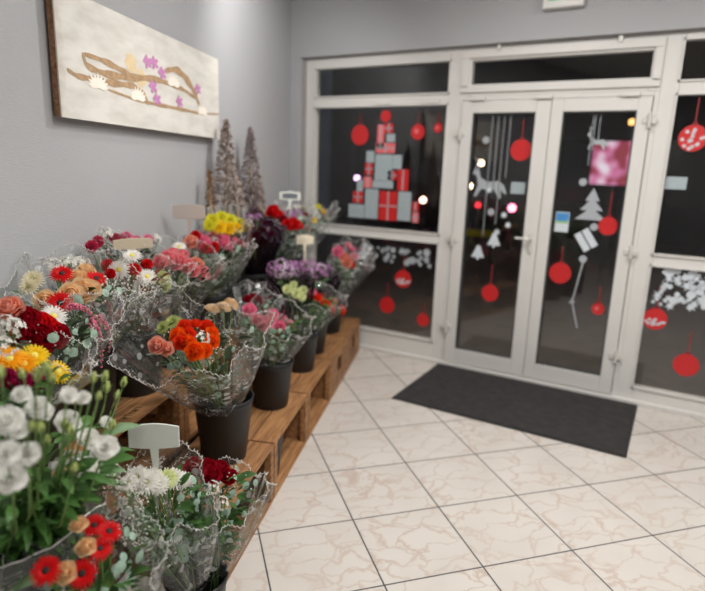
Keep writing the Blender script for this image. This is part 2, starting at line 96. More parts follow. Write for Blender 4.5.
M['stem'] = plain('stem', (92, 120, 58), .5, var=.3, scale=20)
M['bud'] = plain('bud_green', (212, 224, 150), .5, var=.25, scale=40)
M['sprig'] = plain('sprig', (150, 160, 130), .6)
M['cen_yellow'] = plain('centre_yellow', (215, 200, 90), .7, bump=.6, scale=300)
M['cen_dark'] = plain('centre_dark', (40, 15, 15), .7, bump=.6, scale=300)
M['cen_green'] = plain('centre_green', (190, 200, 110), .7, scale=200)
M['bucket'] = plain('black_plastic', (24, 25, 27), .45, var=.15, scale=12)
M['bucket_rim'] = plain('black_plastic_rim', (30, 31, 33), .4, var=.1)
M['pvc'] = plain('white_pvc', (212, 210, 206), .38, var=.03, scale=3)
M['seal'] = plain('rubber_seal', (60, 60, 60), .7)
M['metal'] = plain('white_metal', (212, 210, 205), .3, metal=.2)
M['red_vinyl'] = plain('red_vinyl', (196, 36, 38), .4, var=.1, scale=9)
M['ribbon_vinyl'] = plain('ribbon_vinyl', (140, 30, 34), .5)
M['white_vinyl'] = plain('white_vinyl', (205, 212, 218), .5, var=.06)
M['frost_vinyl'] = plain('frost_vinyl', (165, 170, 175), .5, var=.1)
M['grey_vinyl'] = plain('grey_vinyl', (160, 172, 176), .5, var=.15, scale=40)
M['pink_vinyl'] = plain('patterned_vinyl', (222, 105, 110), .5, var=.4, scale=60)
M['mat'] = plain('mat_fibre', (58, 56, 56), .95, var=.35, scale=14, bump=.5, spec=.1)
M['mat_edge'] = plain('mat_rubber', (38, 38, 38), .6)
M['card_white'] = plain('card_white', (226, 230, 222), .5, var=.03)
M['card_beige'] = plain('card_beige', (188, 176, 168), .5, var=.03)
M['card_tan'] = plain('card_tan', (196, 182, 158), .5, var=.03)
M['card_cream'] = plain('card_cream', (226, 214, 190), .5, var=.03)
M['slate'] = plain('card_slate', (110, 116, 122), .5)
M['trim_white'] = plain('film_trim', (222, 220, 216), .35, var=.1)
M['soil'] = plain('bucket_water', (20, 24, 20), .1)
M['black_paper'] = plain('black_wrap', (34, 24, 32), .35, var=.3)

def wood(name, c1, c2):
    m, nt, b, o = newmat(name)
    tc = N(nt, 'ShaderNodeTexCoord'); mp = N(nt, 'ShaderNodeMapping'); mp.inputs['Scale'].default_value = (1.2, 14, 14)
    nz = N(nt, 'ShaderNodeTexNoise'); nz.inputs['Scale'].default_value = 4; nz.inputs['Detail'].default_value = 6; nz.inputs['Distortion'].default_value = .6
    oi = N(nt, 'ShaderNodeObjectInfo'); nt.links.new(tc.outputs['Object'], mp.inputs[0])
    off = N(nt, 'ShaderNodeVectorMath', operation='ADD'); nt.links.new(mp.outputs[0], off.inputs[0]); nt.links.new(oi.outputs['Random'], off.inputs[1])
    nt.links.new(off.outputs[0], nz.inputs['Vector'])
    rp = N(nt, 'ShaderNodeValToRGB'); rp.color_ramp.elements[0].position = .3; rp.color_ramp.elements[1].position = .72
    rp.color_ramp.elements[0].color = (*lin(c1), 1); rp.color_ramp.elements[1].color = (*lin(c2), 1)
    nt.links.new(nz.outputs[0], rp.inputs[0])
    n2 = N(nt, 'ShaderNodeTexNoise'); n2.inputs['Scale'].default_value = 5; nt.links.new(tc.outputs['Object'], n2.inputs['Vector'])
    st = math_(nt, 'MULTIPLY', math_(nt, 'GREATER_THAN', n2.outputs[0], .66), .25)
    c = mixc(nt, st, rp.outputs[0], (.06, .03, .015))
    vr = math_(nt, 'MULTIPLY_ADD', oi.outputs['Random'], .35, .82)
    sc = N(nt, 'ShaderNodeVectorMath', operation='SCALE'); nt.links.new(c, sc.inputs[0]); nt.links.new(vr, sc.inputs['Scale'])
    nt.links.new(sc.outputs[0], b.inputs['Base Color'])
    b.inputs['Roughness'].default_value = .62
    bp = N(nt, 'ShaderNodeBump'); bp.inputs['Strength'].default_value = .35; bp.inputs['Distance'].default_value = .002
    nt.links.new(nz.outputs[0], bp.inputs['Height']); nt.links.new(bp.outputs[0], b.inputs['Normal'])
    return m
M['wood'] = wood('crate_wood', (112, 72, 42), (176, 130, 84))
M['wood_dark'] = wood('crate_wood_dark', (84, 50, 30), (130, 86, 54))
M['stamp'] = plain('burnt_stamp', (45, 28, 18), .8)
M['bark'] = plain('tree_bark', (170, 150, 130), .8, var=.3, bump=.8, scale=60)
M['frost'] = plain('frosted_twigs', (165, 150, 142), .45, var=.75, scale=55, metal=.1)
M['frost2'] = plain('frosted_twigs_dark', (142, 130, 128), .45, var=.8, scale=60, metal=.1)
M['gold'] = plain('golden_twigs', (158, 122, 80), .4, var=.6, scale=50, metal=.3)

def film_mat(name, tint, base_alpha, dots, lines, dark=False):
    m, nt, b, o = newmat(name)
    tc = N(nt, 'ShaderNodeTexCoord')
    vo = N(nt, 'ShaderNodeTexVoronoi'); vo.inputs['Scale'].default_value = 17; nt.links.new(tc.outputs['Object'], vo.inputs['Vector'])
    dot = math_(nt, 'LESS_THAN', vo.outputs['Distance'], .24 if dots else -1)
    nz = N(nt, 'ShaderNodeTexNoise'); nz.inputs['Scale'].default_value = 20; nz.inputs['Detail'].default_value = 1.0; nz.inputs['Distortion'].default_value = 1.2
    nt.links.new(tc.outputs['Object'], nz.inputs['Vector'])
    ln = math_(nt, 'LESS_THAN', math_(nt, 'ABSOLUTE', math_(nt, 'SUBTRACT', nz.outputs[0], .5)), .013 if lines else -1)
    n3 = N(nt, 'ShaderNodeTexNoise'); n3.inputs['Scale'].default_value = 7; nt.links.new(tc.outputs['Object'], n3.inputs['Vector'])
    ln = math_(nt, 'MULTIPLY', ln, math_(nt, 'GREATER_THAN', n3.outputs[0], .52))
    pat = math_(nt, 'MAXIMUM', math_(nt, 'MULTIPLY', dot, .5), math_(nt, 'MULTIPLY', ln, .8))
    al = math_(nt, 'MAXIMUM', pat, base_alpha)
    tr = N(nt, 'ShaderNodeBsdfTransparent'); tr.inputs[0].default_value = (*tint, 1)
    df = N(nt, 'ShaderNodeBsdfDiffuse'); df.inputs[0].default_value = (.02, .012, .018, 1) if dark else (.85, .86, .85, 1)
    tl = N(nt, 'ShaderNodeBsdfTranslucent'); tl.inputs[0].default_value = df.inputs[0].default_value
    dm = N(nt, 'ShaderNodeMixShader'); dm.inputs[0].default_value = .4; nt.links.new(df.outputs[0], dm.inputs[1]); nt.links.new(tl.outputs[0], dm.inputs[2])
    gl = N(nt, 'ShaderNodeBsdfGlossy'); gl.inputs['Roughness'].default_value = .12
    fr = N(nt, 'ShaderNodeFresnel'); fr.inputs[0].default_value = 1.36
    n2 = N(nt, 'ShaderNodeTexNoise'); n2.inputs['Scale'].default_value = 9; nt.links.new(tc.outputs['Object'], n2.inputs['Vector'])
    bp = N(nt, 'ShaderNodeBump'); bp.inputs['Strength'].default_value = .6; bp.inputs['Distance'].default_value = .012
    nt.links.new(n2.outputs[0], bp.inputs['Height'])
    nt.links.new(bp.outputs[0], gl.inputs['Normal']); nt.links.new(bp.outputs[0], fr.inputs['Normal'])
    m1 = N(nt, 'ShaderNodeMixShader'); nt.links.new(al, m1.inputs[0]); nt.links.new(tr.outputs[0], m1.inputs[1]); nt.links.new(dm.outputs[0], m1.inputs[2])
    m2 = N(nt, 'ShaderNodeMixShader'); nt.links.new(math_(nt, 'MINIMUM', fr.outputs[0], .35), m2.inputs[0])
    nt.links.new(m1.outputs[0], m2.inputs[1]); nt.links.new(gl.outputs[0], m2.inputs[2])
    nt.links.new(m2.outputs[0], o.inputs[0]); return m
M['film_lace'] = film_mat('film_lace', (.95, .96, .95), .03, True, True)
M['film_clear'] = film_mat('film_clear', (.94, .96, .94), .045, True, False)
M['film_dark'] = film_mat('film_dark', (.45, .35, .42), .55, False, False, True)
M['film_grey'] = film_mat('film_grey', (.8, .82, .82), .22, False, True)

def glass_mat():
    m, nt, b, o = newmat('window_glass')
    b.inputs['Base Color'].default_value = (.93, .95, .95, 1); b.inputs['Transmission Weight'].default_value = 1
    b.inputs['Roughness'].default_value = 0.0; b.inputs['IOR'].default_value = 1.5
    nz = N(nt, 'ShaderNodeTexNoise'); nz.inputs['Scale'].default_value = 1.2
    tc = N(nt, 'ShaderNodeTexCoord'); nt.links.new(tc.outputs['Object'], nz.inputs['Vector'])
    bp = N(nt, 'ShaderNodeBump'); bp.inputs['Strength'].default_value = .02; nt.links.new(nz.outputs[0], bp.inputs['Height'])
    nt.links.new(bp.outputs[0], b.inputs['Normal'])
    return m
M['glass'] = glass_mat()

def wall_mat():
    m, nt, b, o = newmat('grey_wallpaper')
    tc = N(nt, 'ShaderNodeTexCoord')
    nz = N(nt, 'ShaderNodeTexNoise'); nz.inputs['Scale'].default_value = 2.0; nt.links.new(tc.outputs['Object'], nz.inputs['Vector'])
    c = lin((170, 171, 174)); nt.links.new(mixc(nt, nz.outputs[0], tuple(x*.96 for x in c), tuple(x*1.04 for x in c)), b.inputs['Base Color'])
    b.inputs['Roughness'].default_value = .6
    sp = N(nt, 'ShaderNodeSeparateXYZ'); nt.links.new(tc.outputs['Object'], sp.inputs[0])
    wv = N(nt, 'ShaderNodeTexNoise'); mp = N(nt, 'ShaderNodeMapping'); mp.inputs['Scale'].default_value = (40, 40, 260); wv.inputs['Scale'].default_value = 1; wv.inputs['Detail'].default_value = 1
    nt.links.new(tc.outputs['Object'], mp.inputs[0]); nt.links.new(mp.outputs[0], wv.inputs['Vector'])
    bp = N(nt, 'ShaderNodeBump'); bp.inputs['Strength'].default_value = .5; bp.inputs['Distance'].default_value = .002
    nt.links.new(wv.outputs[0], bp.inputs['Height']); nt.links.new(bp.outputs[0], b.inputs['Normal'])
    return m
M['wall'] = wall_mat()
M['ceiling'] = plain('ceiling_paint', (225, 223, 220), .8, var=.02)
M['reveal'] = plain('reveal_paint', (150, 146, 145), .7, var=.05)

def floor_mat():
    m, nt, b, o = newmat('floor_tiles')
    org, ax, T = TILE[0], TILE[1], TILE[2]
    ang = math.atan2(ax[1], ax[0])
    tc = N(nt, 'ShaderNodeTexCoord'); mp = N(nt, 'ShaderNodeMapping'); mp.vector_type = 'TEXTURE'
    mp.inputs['Location'].default_value = (org[0], org[1], 0); mp.inputs['Rotation'].default_value = (0, 0, ang); mp.inputs['Scale'].default_value = (T, T, T)
    nt.links.new(tc.outputs['Object'], mp.inputs[0])
    sp = N(nt, 'ShaderNodeSeparateXYZ'); nt.links.new(mp.outputs[0], sp.inputs[0])
    def edge(x):
        f = math_(nt, 'FRACT', x); return math_(nt, 'MINIMUM', f, math_(nt, 'SUBTRACT', 1.0, f))
    e = math_(nt, 'MINIMUM', edge(sp.outputs[0]), edge(sp.outputs[1]))
    gr = math_(nt, 'LESS_THAN', e, .0078)
    # a random shift per tile so the veins break at the joints
    fl = N(nt, 'ShaderNodeVectorMath', operation='FLOOR'); nt.links.new(mp.outputs[0], fl.inputs[0])
    wn = N(nt, 'ShaderNodeTexWhiteNoise'); nt.links.new(fl.outputs[0], wn.inputs['Vector'])
    sc = N(nt, 'ShaderNodeVectorMath', operation='SCALE'); sc.inputs['Scale'].default_value = 20; nt.links.new(wn.outputs['Color'], sc.inputs[0])
    ad = N(nt, 'ShaderNodeVectorMath', operation='ADD'); nt.links.new(mp.outputs[0], ad.inputs[0]); nt.links.new(sc.outputs[0], ad.inputs[1])
    n1 = N(nt, 'ShaderNodeTexNoise'); n1.inputs['Scale'].default_value = 3.0; n1.inputs['Detail'].default_value = 5; n1.inputs['Distortion'].default_value = .3
    nt.links.new(ad.outputs[0], n1.inputs['Vector'])
    dv = N(nt, 'ShaderNodeVectorMath', operation='MULTIPLY_ADD'); nt.links.new(n1.outputs['Color'], dv.inputs[0]); dv.inputs[1].default_value = (.55, .55, .55); nt.links.new(ad.outputs[0], dv.inputs[2])
    vs_ = N(nt, 'ShaderNodeMapping'); vs_.inputs['Rotation'].default_value = (0, 0, .6); vs_.inputs['Scale'].default_value = (2.0, 4.2, 1); nt.links.new(dv.outputs[0], vs_.inputs[0])
    vd = N(nt, 'ShaderNodeTexVoronoi'); vd.feature = 'DISTANCE_TO_EDGE'; vd.inputs['Scale'].default_value = 1.0; nt.links.new(vs_.outputs[0], vd.inputs['Vector'])
    vein = math_(nt, 'SUBTRACT', 1.0, math_(nt, 'MINIMUM', math_(nt, 'DIVIDE', vd.outputs['Distance'], .07), 1.0))
    vein = math_(nt, 'POWER', vein, 1.5)
    n2 = N(nt, 'ShaderNodeTexNoise'); n2.inputs['Scale'].default_value = 1.6; n2.inputs['Detail'].default_value = 4; nt.links.new(ad.outputs[0], n2.inputs['Vector'])
    vein = math_(nt, 'MULTIPLY', vein, math_(nt, 'MULTIPLY', n2.outputs[0], .85))
    base = mixc(nt, n2.outputs[0], lin((196, 188, 180)), lin((212, 207, 201)))
    c = mixc(nt, vein, base, lin((168, 138, 118)))
    c = mixc(nt, gr, c, lin((70, 70, 70)))
    nt.links.new(c, b.inputs['Base Color'])
    rr = math_(nt, 'MULTIPLY_ADD', gr, .5, .3); nt.links.new(rr, b.inputs['Roughness'])
    bp = N(nt, 'ShaderNodeBump'); bp.inputs['Strength'].default_value = .4; bp.inputs['Distance'].default_value = .002; bp.invert = True
    nt.links.new(gr, bp.inputs['Height']); nt.links.new(bp.outputs[0], b.inputs['Normal'])
    return m
M['floor'] = floor_mat()
M['asphalt'] = plain('pavement', (92, 88, 86), .9, var=.3, scale=6)

# ---------------------------------------------------------------- mesh helpers
class MB:
    def __init__(s): s.v = []; s.f = []; s.m = []; s.mi = 0
    def add(s, vs, fs):
        o = len(s.v); s.v += [tuple(v) for v in vs]; s.f += [tuple(i+o for i in f) for f in fs]; s.m += [s.mi]*len(fs)
    def box(s, x0, x1, y0, y1, z0, z1):
        s.add([(x, y, z) for x in (x0, x1) for y in (y0, y1) for z in (z0, z1)],
              [(0, 1, 3, 2), (4, 6, 7, 5), (0, 4, 5, 1), (2, 3, 7, 6), (0, 2, 6, 4), (1, 5, 7, 3)])
    def tube(s, pts, r, n=6, closed=False):
        pts = [Vector(p) for p in pts]; k = len(pts); rs = r if isinstance(r, (list, tuple)) else [r]*k
        vs = []; up = Vector((0, 0, 1))
        prev = None
        for i, p in enumerate(pts):
            a = pts[(i-1) % k] if (closed or i > 0) else p; b = pts[(i+1) % k] if (closed or i < k-1) else p
            t = (b-a); t = t.normalized() if t.length > 1e-9 else Vector((0, 0, 1))
            x = prev - t*prev.dot(t) if prev else t.cross(up if abs(t.z) < .95 else Vector((1, 0, 0)))
            if x.length < 1e-6: x = t.cross(Vector((0, 1, 0)))
            x.normalize(); prev = x; y = t.cross(x)
            for j in range(n):
                a_ = 2*PI*j/n; vs.append(p + (x*math.cos(a_)+y*math.sin(a_))*rs[i])
        fs = []
        for i in range(k if closed else k-1):
            for j in range(n):
                i2 = (i+1) % k; fs.append((i*n+j, i*n+(j+1) % n, i2*n+(j+1) % n, i2*n+j))
        if not closed: fs += [tuple(range(n))[::-1], tuple(range((k-1)*n, k*n))]
        s.add(vs, fs)
    def lathe(s, prof, n=32, cx=0, cy=0, cap=False):
        vs = []; fs = []
        for r, z in prof:
            for j in range(n): a = 2*PI*j/n; vs.append((cx+r*math.cos(a), cy+r*math.sin(a), z))
        for i in range(len(prof)-1):
            for j in range(n): fs.append((i*n+j, i*n+(j+1) % n, (i+1)*n+(j+1) % n, (i+1)*n+j))
        if cap: fs += [tuple(range(n))[::-1], tuple(range((len(prof)-1)*n, len(prof)*n))]
        s.add(vs, fs)
    def ball(s, c, r, sz=1.0, nu=8, nv=5):
        vs = [(c[0], c[1], c[2]-r*sz)]
        for i in range(1, nv):
            t = PI*i/nv
            for j in range(nu): a = 2*PI*j/nu; vs.append((c[0]+r*math.sin(t)*math.cos(a), c[1]+r*math.sin(t)*math.sin(a), c[2]-r*sz*math.cos(t)))
        vs.append((c[0], c[1], c[2]+r*sz)); L = len(vs)-1; fs = []
        for j in range(nu): fs.append((0, 1+(j+1) % nu, 1+j)); fs.append((L, L-nu+j, L-nu+(j+1) % nu))
        for i in range(nv-2):
            for j in range(nu): a = 1+i*nu; fs.append((a+j, a+(j+1) % nu, a+nu+(j+1) % nu, a+nu+j))
        s.add(vs, fs)
    def prism(s, poly, y0, y1):            # polygon in x,z extruded along y
        n = len(poly); vs = [(x, y0, z) for x, z in poly]+[(x, y1, z) for x, z in poly]
        s.add(vs, [tuple(range(n)), tuple(range(2*n-1, n-1, -1))]+[(i, i+n, (i+1) % n+n, (i+1) % n) for i in range(n)])
    def mesh(s, name, mats, smooth=False):
        me = bpy.data.meshes.new(name); me.from_pydata(s.v, [], s.f)
        for m in (mats if isinstance(mats, (list, tuple)) else [mats]): me.materials.append(m)
        me.polygons.foreach_set('material_index', s.m)
        if smooth: me.polygons.foreach_set('use_smooth', [True]*len(s.f))
        me.update(); return me
    def build(s, name, mats, parent=None, smooth=False, loc=None, bevel=0):
        o = link(name, s.mesh(name, mats, smooth), parent, loc)
        if bevel:
            b = o.modifiers.new('bevel', 'BEVEL'); b.width = bevel; b.segments = 2; b.limit_method = 'ANGLE'
        return o
def link(name, me, parent=None, loc=None):
    o = bpy.data.objects.new(name, me); COL.objects.link(o); o.parent = parent
    if loc is not None: o.location = loc
    return o
def tag(o, label, cat, group=None, kind=None):
    o['label'] = label; o['category'] = cat
    if group: o['group'] = group
    if kind: o['kind'] = kind
    return o
def thing(name, label, cat, loc, rz=0, group=None):
    o = link(name, None); o.location = loc; o.rotation_euler = (0, 0, rz); o.empty_display_size = .1
    return tag(o, label, cat, group)
def struct(o): o['kind'] = 'structure'; return o

# ---------------------------------------------------------------- setting
b = MB(); b.box(-.6, 7.5, -8.2, 0.06, -.05, 0); struct(b.build('floor', M['floor']))
b = MB(); b.box(-.6, 7.5, -8.2, -.1, 3.2, 3.25); struct(b.build('ceiling', M['ceiling']))
# slanted left wall
b = MB(); p0 = W(-.05, 0); p1 = W(8.9, 0)
q0 = W(-.05, -.12); q1 = W(8.9, -.12)
b.add([p0, p1, p1+Vector((0, 0, 3.2)), p0+Vector((0, 0, 3.2)), q0, q1, q1+Vector((0, 0, 3.2)), q0+Vector((0, 0, 3.2))],
      [(0, 1, 2, 3), (5, 4, 7, 6), (0, 3, 7, 4), (1, 5, 6, 2), (3, 2, 6, 7), (0, 4, 5, 1)])
struct(b.build('wall_left', M['wall']))
# door wall above and beside the glazing
b = MB(); b.box(-.15, 7.4, -.06, .2, 2.605, 3.25); b.box(-.1, .15, -.06, .2, 0, 2.605); b.box(5.0, 7.4, -.06, .2, 0, 2.605)
struct(b.build('wall_front', M['wall']))
b = MB(); b.box(7.3, 7.4, -8.1, -.1, 0, 3.2); struct(b.build('wall_right', M['wall']))
b = MB(); b.box(2.8, 7.4, -8.2, -8.1, 0, 3.2); struct(b.build('wall_back', M['wall']))

# glazed shop front --------------------------------------------------------
FY0, FY1 = -.0, .07
def bar(b, x0, x1, z0, z1, y0=FY0, y1=FY1): b.box(x0, x1, y0, y1, z0, z1)
def pane(x0, x1, z0, z1, parent, name='glass_pane', y=.03):
    g = MB(); g.box(x0, x1, y, y+.008, z0, z1); return g.build(name, M['glass'], parent)
def winset(idx, x0, x1, tr, panes, X0, X1):
    root = link('window_%d' % idx, None); root.location = (X0, 0, 0); struct(root)
    f = MB()
    zs = sorted(panes)
    bar(f, 0, x0-X0, 0, 2.60); bar(f, x1-X0, X1-X0, 0, 2.60)
    prev = 0
    for z0, z1 in zs: bar(f, x0-X0, x1-X0, prev, z0); prev = z1
    bar(f, x0-X0, x1-X0, prev, 2.60)
    f.build('window_frame', M['pvc'], root, bevel=.004)
    s = MB()
    for z0, z1 in zs:   # glazing beads
        w = .012; a0, a1 = x0-X0, x1-X0
        s.box(a0-w, a0, -.012, .0, z0-w, z1+w); s.box(a1, a1+w, -.012, .0, z0-w, z1+w); s.box(a0-w, a1+w, -.012, 0, z0-w, z0); s.box(a0-w, a1+w, -.012, 0, z1, z1+w)
    s.build('glazing_bead', M['pvc'], root)
    for z0, z1 in zs: pane(a0-.01, a1+.01, z0-.01, z1+.01, root)
    return root
w1_ = winset(1, .283, 1.556, None, [(.19, 1.047), (1.133, 2.176), (2.273, 2.508)], .18, 1.655)
w2_ = winset(2, 3.18, 4.75, None, [(.13, 1.042), (1.132, 2.204), (2.3, 2.548)], 3.07, 5.0)
# small ventilation clips on the left transom rail
c = MB()
for x in (.9-.18, 1.33-.18): c.box(x, x+.16, -.02, 0, 2.19, 2.215)
c.build('vent_clip', M['pvc'], w1_, bevel=.003)
w3_ = link('window_3', None); w3_.location = (1.655, 0, 0); struct(w3_)
f = MB(); bar(f, 0, .085, 2.235, 2.60); bar(f, 1.343, 1.415, 2.235, 2.60); bar(f, .085, 1.343, 2.235, 2.325); bar(f, .085, 1.343, 2.498, 2.60)
f.build('window_frame', M['pvc'], w3_, bevel=.004)
s = MB(); s.box(.005, 1.409, -.02, 0, 2.262, 2.315); s.box(.005, 1.409, -.02, 0, 2.515, 2.572); s.box(.005, .065, -.02, 0, 2.3, 2.515); s.box(1.355, 1.409, -.02, 0, 2.3, 2.515)
s.build('window_sash', M['pvc'], w3_, bevel=.004)
pane(.08, 1.35, 2.32, 2.503, w3_)
k = MB()
for x in (.28, 1.12): k.box(x, x+.025, -.035, 0, 2.56, 2.6)
k.build('window_catch', M['metal'], w3_)
# door frame posts
d0 = link('trim_1', None); d0.location = (1.655, 0, 0); struct(d0)
f = MB(); bar(f, 0, .03, 0, 2.235); bar(f, 1.385, 1.415, 0, 2.235); bar(f, .03, 1.385, 2.205, 2.235); bar(f, .03, 1.385, 0, .03, -.01, .07)
f.build('door_frame', M['pvc'], d0, bevel=.003)
def leaf(idx, X0, X1, g0, g1, handle):
    root = link('door_%d' % idx, None); root.location = (X0, 0, 0); struct(root)
    y0, y1 = -.02, .055; L = X1-X0
    f = MB(); f.box(0, g0-X0, y0, y1, .035, 2.2); f.box(g1-X0, L, y0, y1, .035, 2.2); f.box(g0-X0, g1-X0, y0, y1, .035, .163); f.box(g0-X0, g1-X0, y0, y1, 2.108, 2.2)
    f.build('door_sash', M['pvc'], root, bevel=.004)
    s = MB(); w = .01; a0, a1 = g0-X0, g1-X0
    for (q0_, q1_, r0_, r1_) in ((a0, a0+w, .163, 2.108), (a1-w, a1, .163, 2.108), (a0, a1, .163, .173), (a0, a1, 2.098, 2.108)): s.box(q0_, q1_, -.012, .03, r0_, r1_)
    s.build('door_seal', M['seal'], root)
    pane(a0-.005, a1+.005, .158, 2.113, root, y=.028)
    if handle is not None:
        h = MB(); x = handle; h.box(x-.014, x+.014, y0-.012, y0, 1.05, 1.2); h.tube([(x, y0-.005, 1.165), (x, y0-.055, 1.165)], .009, 8); h.tube([(x, y0-.05, 1.165), (x-.11, y0-.055, 1.165)], .009, 8)
        hh = h.build('door_handle', M['metal'], root, bevel=.002)
        k = MB(); k.tube([(x, y0-.011, 1.085), (x, y0-.022, 1.085)], .009, 10); k.build('key_cylinder', M['metal'], hh)
    return root
L1 = leaf(1, 1.69, 2.372, 1.78, 2.264, .635)
L2 = leaf(2, 2.376, 3.035, 2.46, 2.948, None)
def hinges(root, x, zs):
    for z in zs:
        h = MB(); h.tube([(x, -.036, z-.05), (x, -.036, z+.05)], .012, 10); h.box(x-.045, x+.04, -.03, -.018, z-.02, z+.02)
        h.build('hinge', M['metal'], root, bevel=.002)
hinges(L2, 3.035-2.376, [2.04, 1.13, .34]); hinges(L1, 0.0, [1.95, 1.1, .35])
c = MB()
for x in (.1, .6, 1.18): c.box(x, x+.12, -.045, -.0, 2.2, 2.228)
c.build('frame_cover', M['pvc'], d0, bevel=.003)
b = MB(); b.box(.83, 5.0, -.045, 0.0, 0, .028); t_ = b.build('trim_2', M['pvc'], bevel=.004); struct(t_)
# reveal lining under the wall edge
b = MB(); b.box(.15, .18, -.03, .1, 0, 2.605); b.box(.15, 5.0, -.03, .1, 2.60, 2.605); struct(b.build('trim_3', M['reveal']))

# door mat -----------------------------------------------------------------
mc = thing('door_mat', 'large charcoal grey door mat on the tiles before the double door', 'door mat', (2.435, -.51, 0), math.radians(-.6))
b = MB(); b.box(-.79, .79, -.466, .466, 0.001, .009); b.build('rubber_border', M['mat_edge'], mc, bevel=.003)
b = MB(); b.box(-.773, .773, -.449, .449, .009, .0125); b.build('carpet_pile', M['mat'], mc)

# emergency exit light -----------------------------------------------------
sx0, sz0 = SIGN[0][0], SIGN[0][2]
eg = thing('exit_light', 'white emergency exit light box with a green panel on the wall above the door', 'exit sign', (sx0+.13, -.06, sz0))
b = MB(); b.box(-.14, .14, -.055, 0, 0, .15); b.build('housing', M['pvc'], eg, bevel=.008)
gp = MB(); gp.box(-.1, .1, -.058, -.0551, .05, .13); gp.build('sign_panel', emis('exit_green', (30, 150, 90), .5), eg)
gp = MB(); gp.prism([(-.06, .075), (.0, .075), (.0, .06), (.03, .072), (.0, .1), (.0, .085), (-.06, .085)], -.0595, -.0581); gp.build('arrow', M['card_white'], eg)

# ---------------------------------------------------------------- picture
S0, S1, PZ0, PZ1 = PIC
pw, ph = S0-S1, PZ1-PZ0
pic = thing('canvas_picture', 'wide pale canvas picture of driftwood, water lilies and pink orchids on the wall', 'picture', W(S1, 0, PZ0), RZ)
# local x: towards the camera, local y: out of the wall
b = MB(); b.box(.006, pw-.006, .012, .042, .004, ph-.004); b.build('stretcher_frame', wood('picture_side', (110, 70, 45), (170, 125, 90)), pic)
def canvas_mat():
    m, nt, bb, o = newmat('aged_canvas')
    tc = N(nt, 'ShaderNodeTexCoord'); nz = N(nt, 'ShaderNodeTexNoise'); nz.inputs['Scale'].default_value = 7; nz.inputs['Detail'].default_value = 5
    mp = N(nt, 'ShaderNodeMapping'); mp.inputs['Scale'].default_value = (1, 1, 3); nt.links.new(tc.outputs['Object'], mp.inputs[0]); nt.links.new(mp.outputs[0], nz.inputs['Vector'])
    rp = N(nt, 'ShaderNodeValToRGB'); rp.color_ramp.elements[0].position = .3; rp.color_ramp.elements[1].position = .6
    rp.color_ramp.elements[0].color = (*lin((204, 200, 192)), 1); rp.color_ramp.elements[1].color = (*lin((222, 219, 212)), 1)
    nt.links.new(nz.outputs[0], rp.inputs[0])
    # worn brown stain towards the near edge of the canvas
    sp = N(nt, 'ShaderNodeSeparateXYZ'); nt.links.new(tc.outputs['Object'], sp.inputs[0])
    n2 = N(nt, 'ShaderNodeTexNoise'); n2.inputs['Scale'].default_value = 22; nt.links.new(tc.outputs['Object'], n2.inputs['Vector'])
    e = math_(nt, 'MULTIPLY_ADD', math_(nt, 'SUBTRACT', sp.outputs[0], pw-.07), 9.0, math_(nt, 'SUBTRACT', n2.outputs[0], .75))
    e = math_(nt, 'MULTIPLY', math_(nt, 'MAXIMUM', math_(nt, 'MINIMUM', e, 1.0), 0.0), .7)
    nt.links.new(mixc(nt, e, rp.outputs[0], lin((150, 125, 95))), bb.inputs['Base Color']); bb.inputs['Roughness'].default_value = .7; return m
b = MB(); b.box(0, pw, .042, .048, 0, ph); cv = b.build('canvas', canvas_mat(), pic)
def P2(q, dy=0): return (q[0]-S1, .0482+dy, q[1]-PZ0)
M['drift'] = plain('painted_driftwood', (172, 142, 108), .7, var=.55, scale=45)
M['lotus'] = plain('painted_lily', (246, 238, 226), .6, var=.05)
M['orchid'] = plain('painted_orchid', (200, 135, 185), .6, var=.35, scale=60)
M['sand'] = plain('painted_sand', (222, 200, 160), .7, var=.1)
def ribbon(b, pts, w, dy=0):
    # flat painted stroke in the picture plane, tapering
    P_ = []
    n = len(pts)
    fine = []
    for i in range(n-1):
        a, c_ = pts[i], pts[i+1]
        for k in range(4): t = k/4; fine.append((a[0]*(1-t)+c_[0]*t, a[1]*(1-t)+c_[1]*t))
    fine.append(pts[-1])
    for _ in range(3): fine = [fine[0]]+[((fine[i-1][0]+2*fine[i][0]+fine[i+1][0])/4, (fine[i-1][1]+2*fine[i][1]+fine[i+1][1])/4) for i in range(1, len(fine)-1)]+[fine[-1]]
    L = len(fine); vs = []
    for i, p in enumerate(fine):
        a = fine[max(0, i-1)]; c_ = fine[min(L-1, i+1)]; dx, dz = c_[0]-a[0], c_[1]-a[1]; l = math.hypot(dx, dz) or 1
        ww = w*(.35+.65*math.sin(PI*min(1, max(0, (i+1)/(L+1)))))*(1+.25*math.sin(i*1.7))
        for s_ in (-1, 1): x, y, z = P2((p[0]-dz/l*ww*s_, p[1]+dx/l*ww*s_), dy); vs.append((x, y, z))
    b.add(vs, [(2*i, 2*i+1, 2*i+3, 2*i+2) for i in range(L-1)])
b = MB()
for kx, ww in (('loop', .016), ('loop2', .013), ('loop3', .02), ('tail', .014), ('tail2', .009)): ribbon(b, PAINT[kx], ww, .0003+.0002*len(kx))
for i, (s_, z_) in enumerate(PAINT['blot']): pass
b.build('painted_driftwood', M['drift'], cv)
def blob(b, c, r, n, petal, dy, squash=1.0):
    x, y, z = P2(c, dy); vs = [(x, y, z)]; k = n*4
    for i in range(k):
        a = 2*PI*i/k; rr = r*(1-petal+petal*abs(math.cos(a*n/2)))
        vs.append((x+rr*1.15*math.cos(a), y, z+rr*squash*math.sin(a)))
    b.add(vs, [(0, 1+i, 1+(i+1) % k) for i in range(k)])
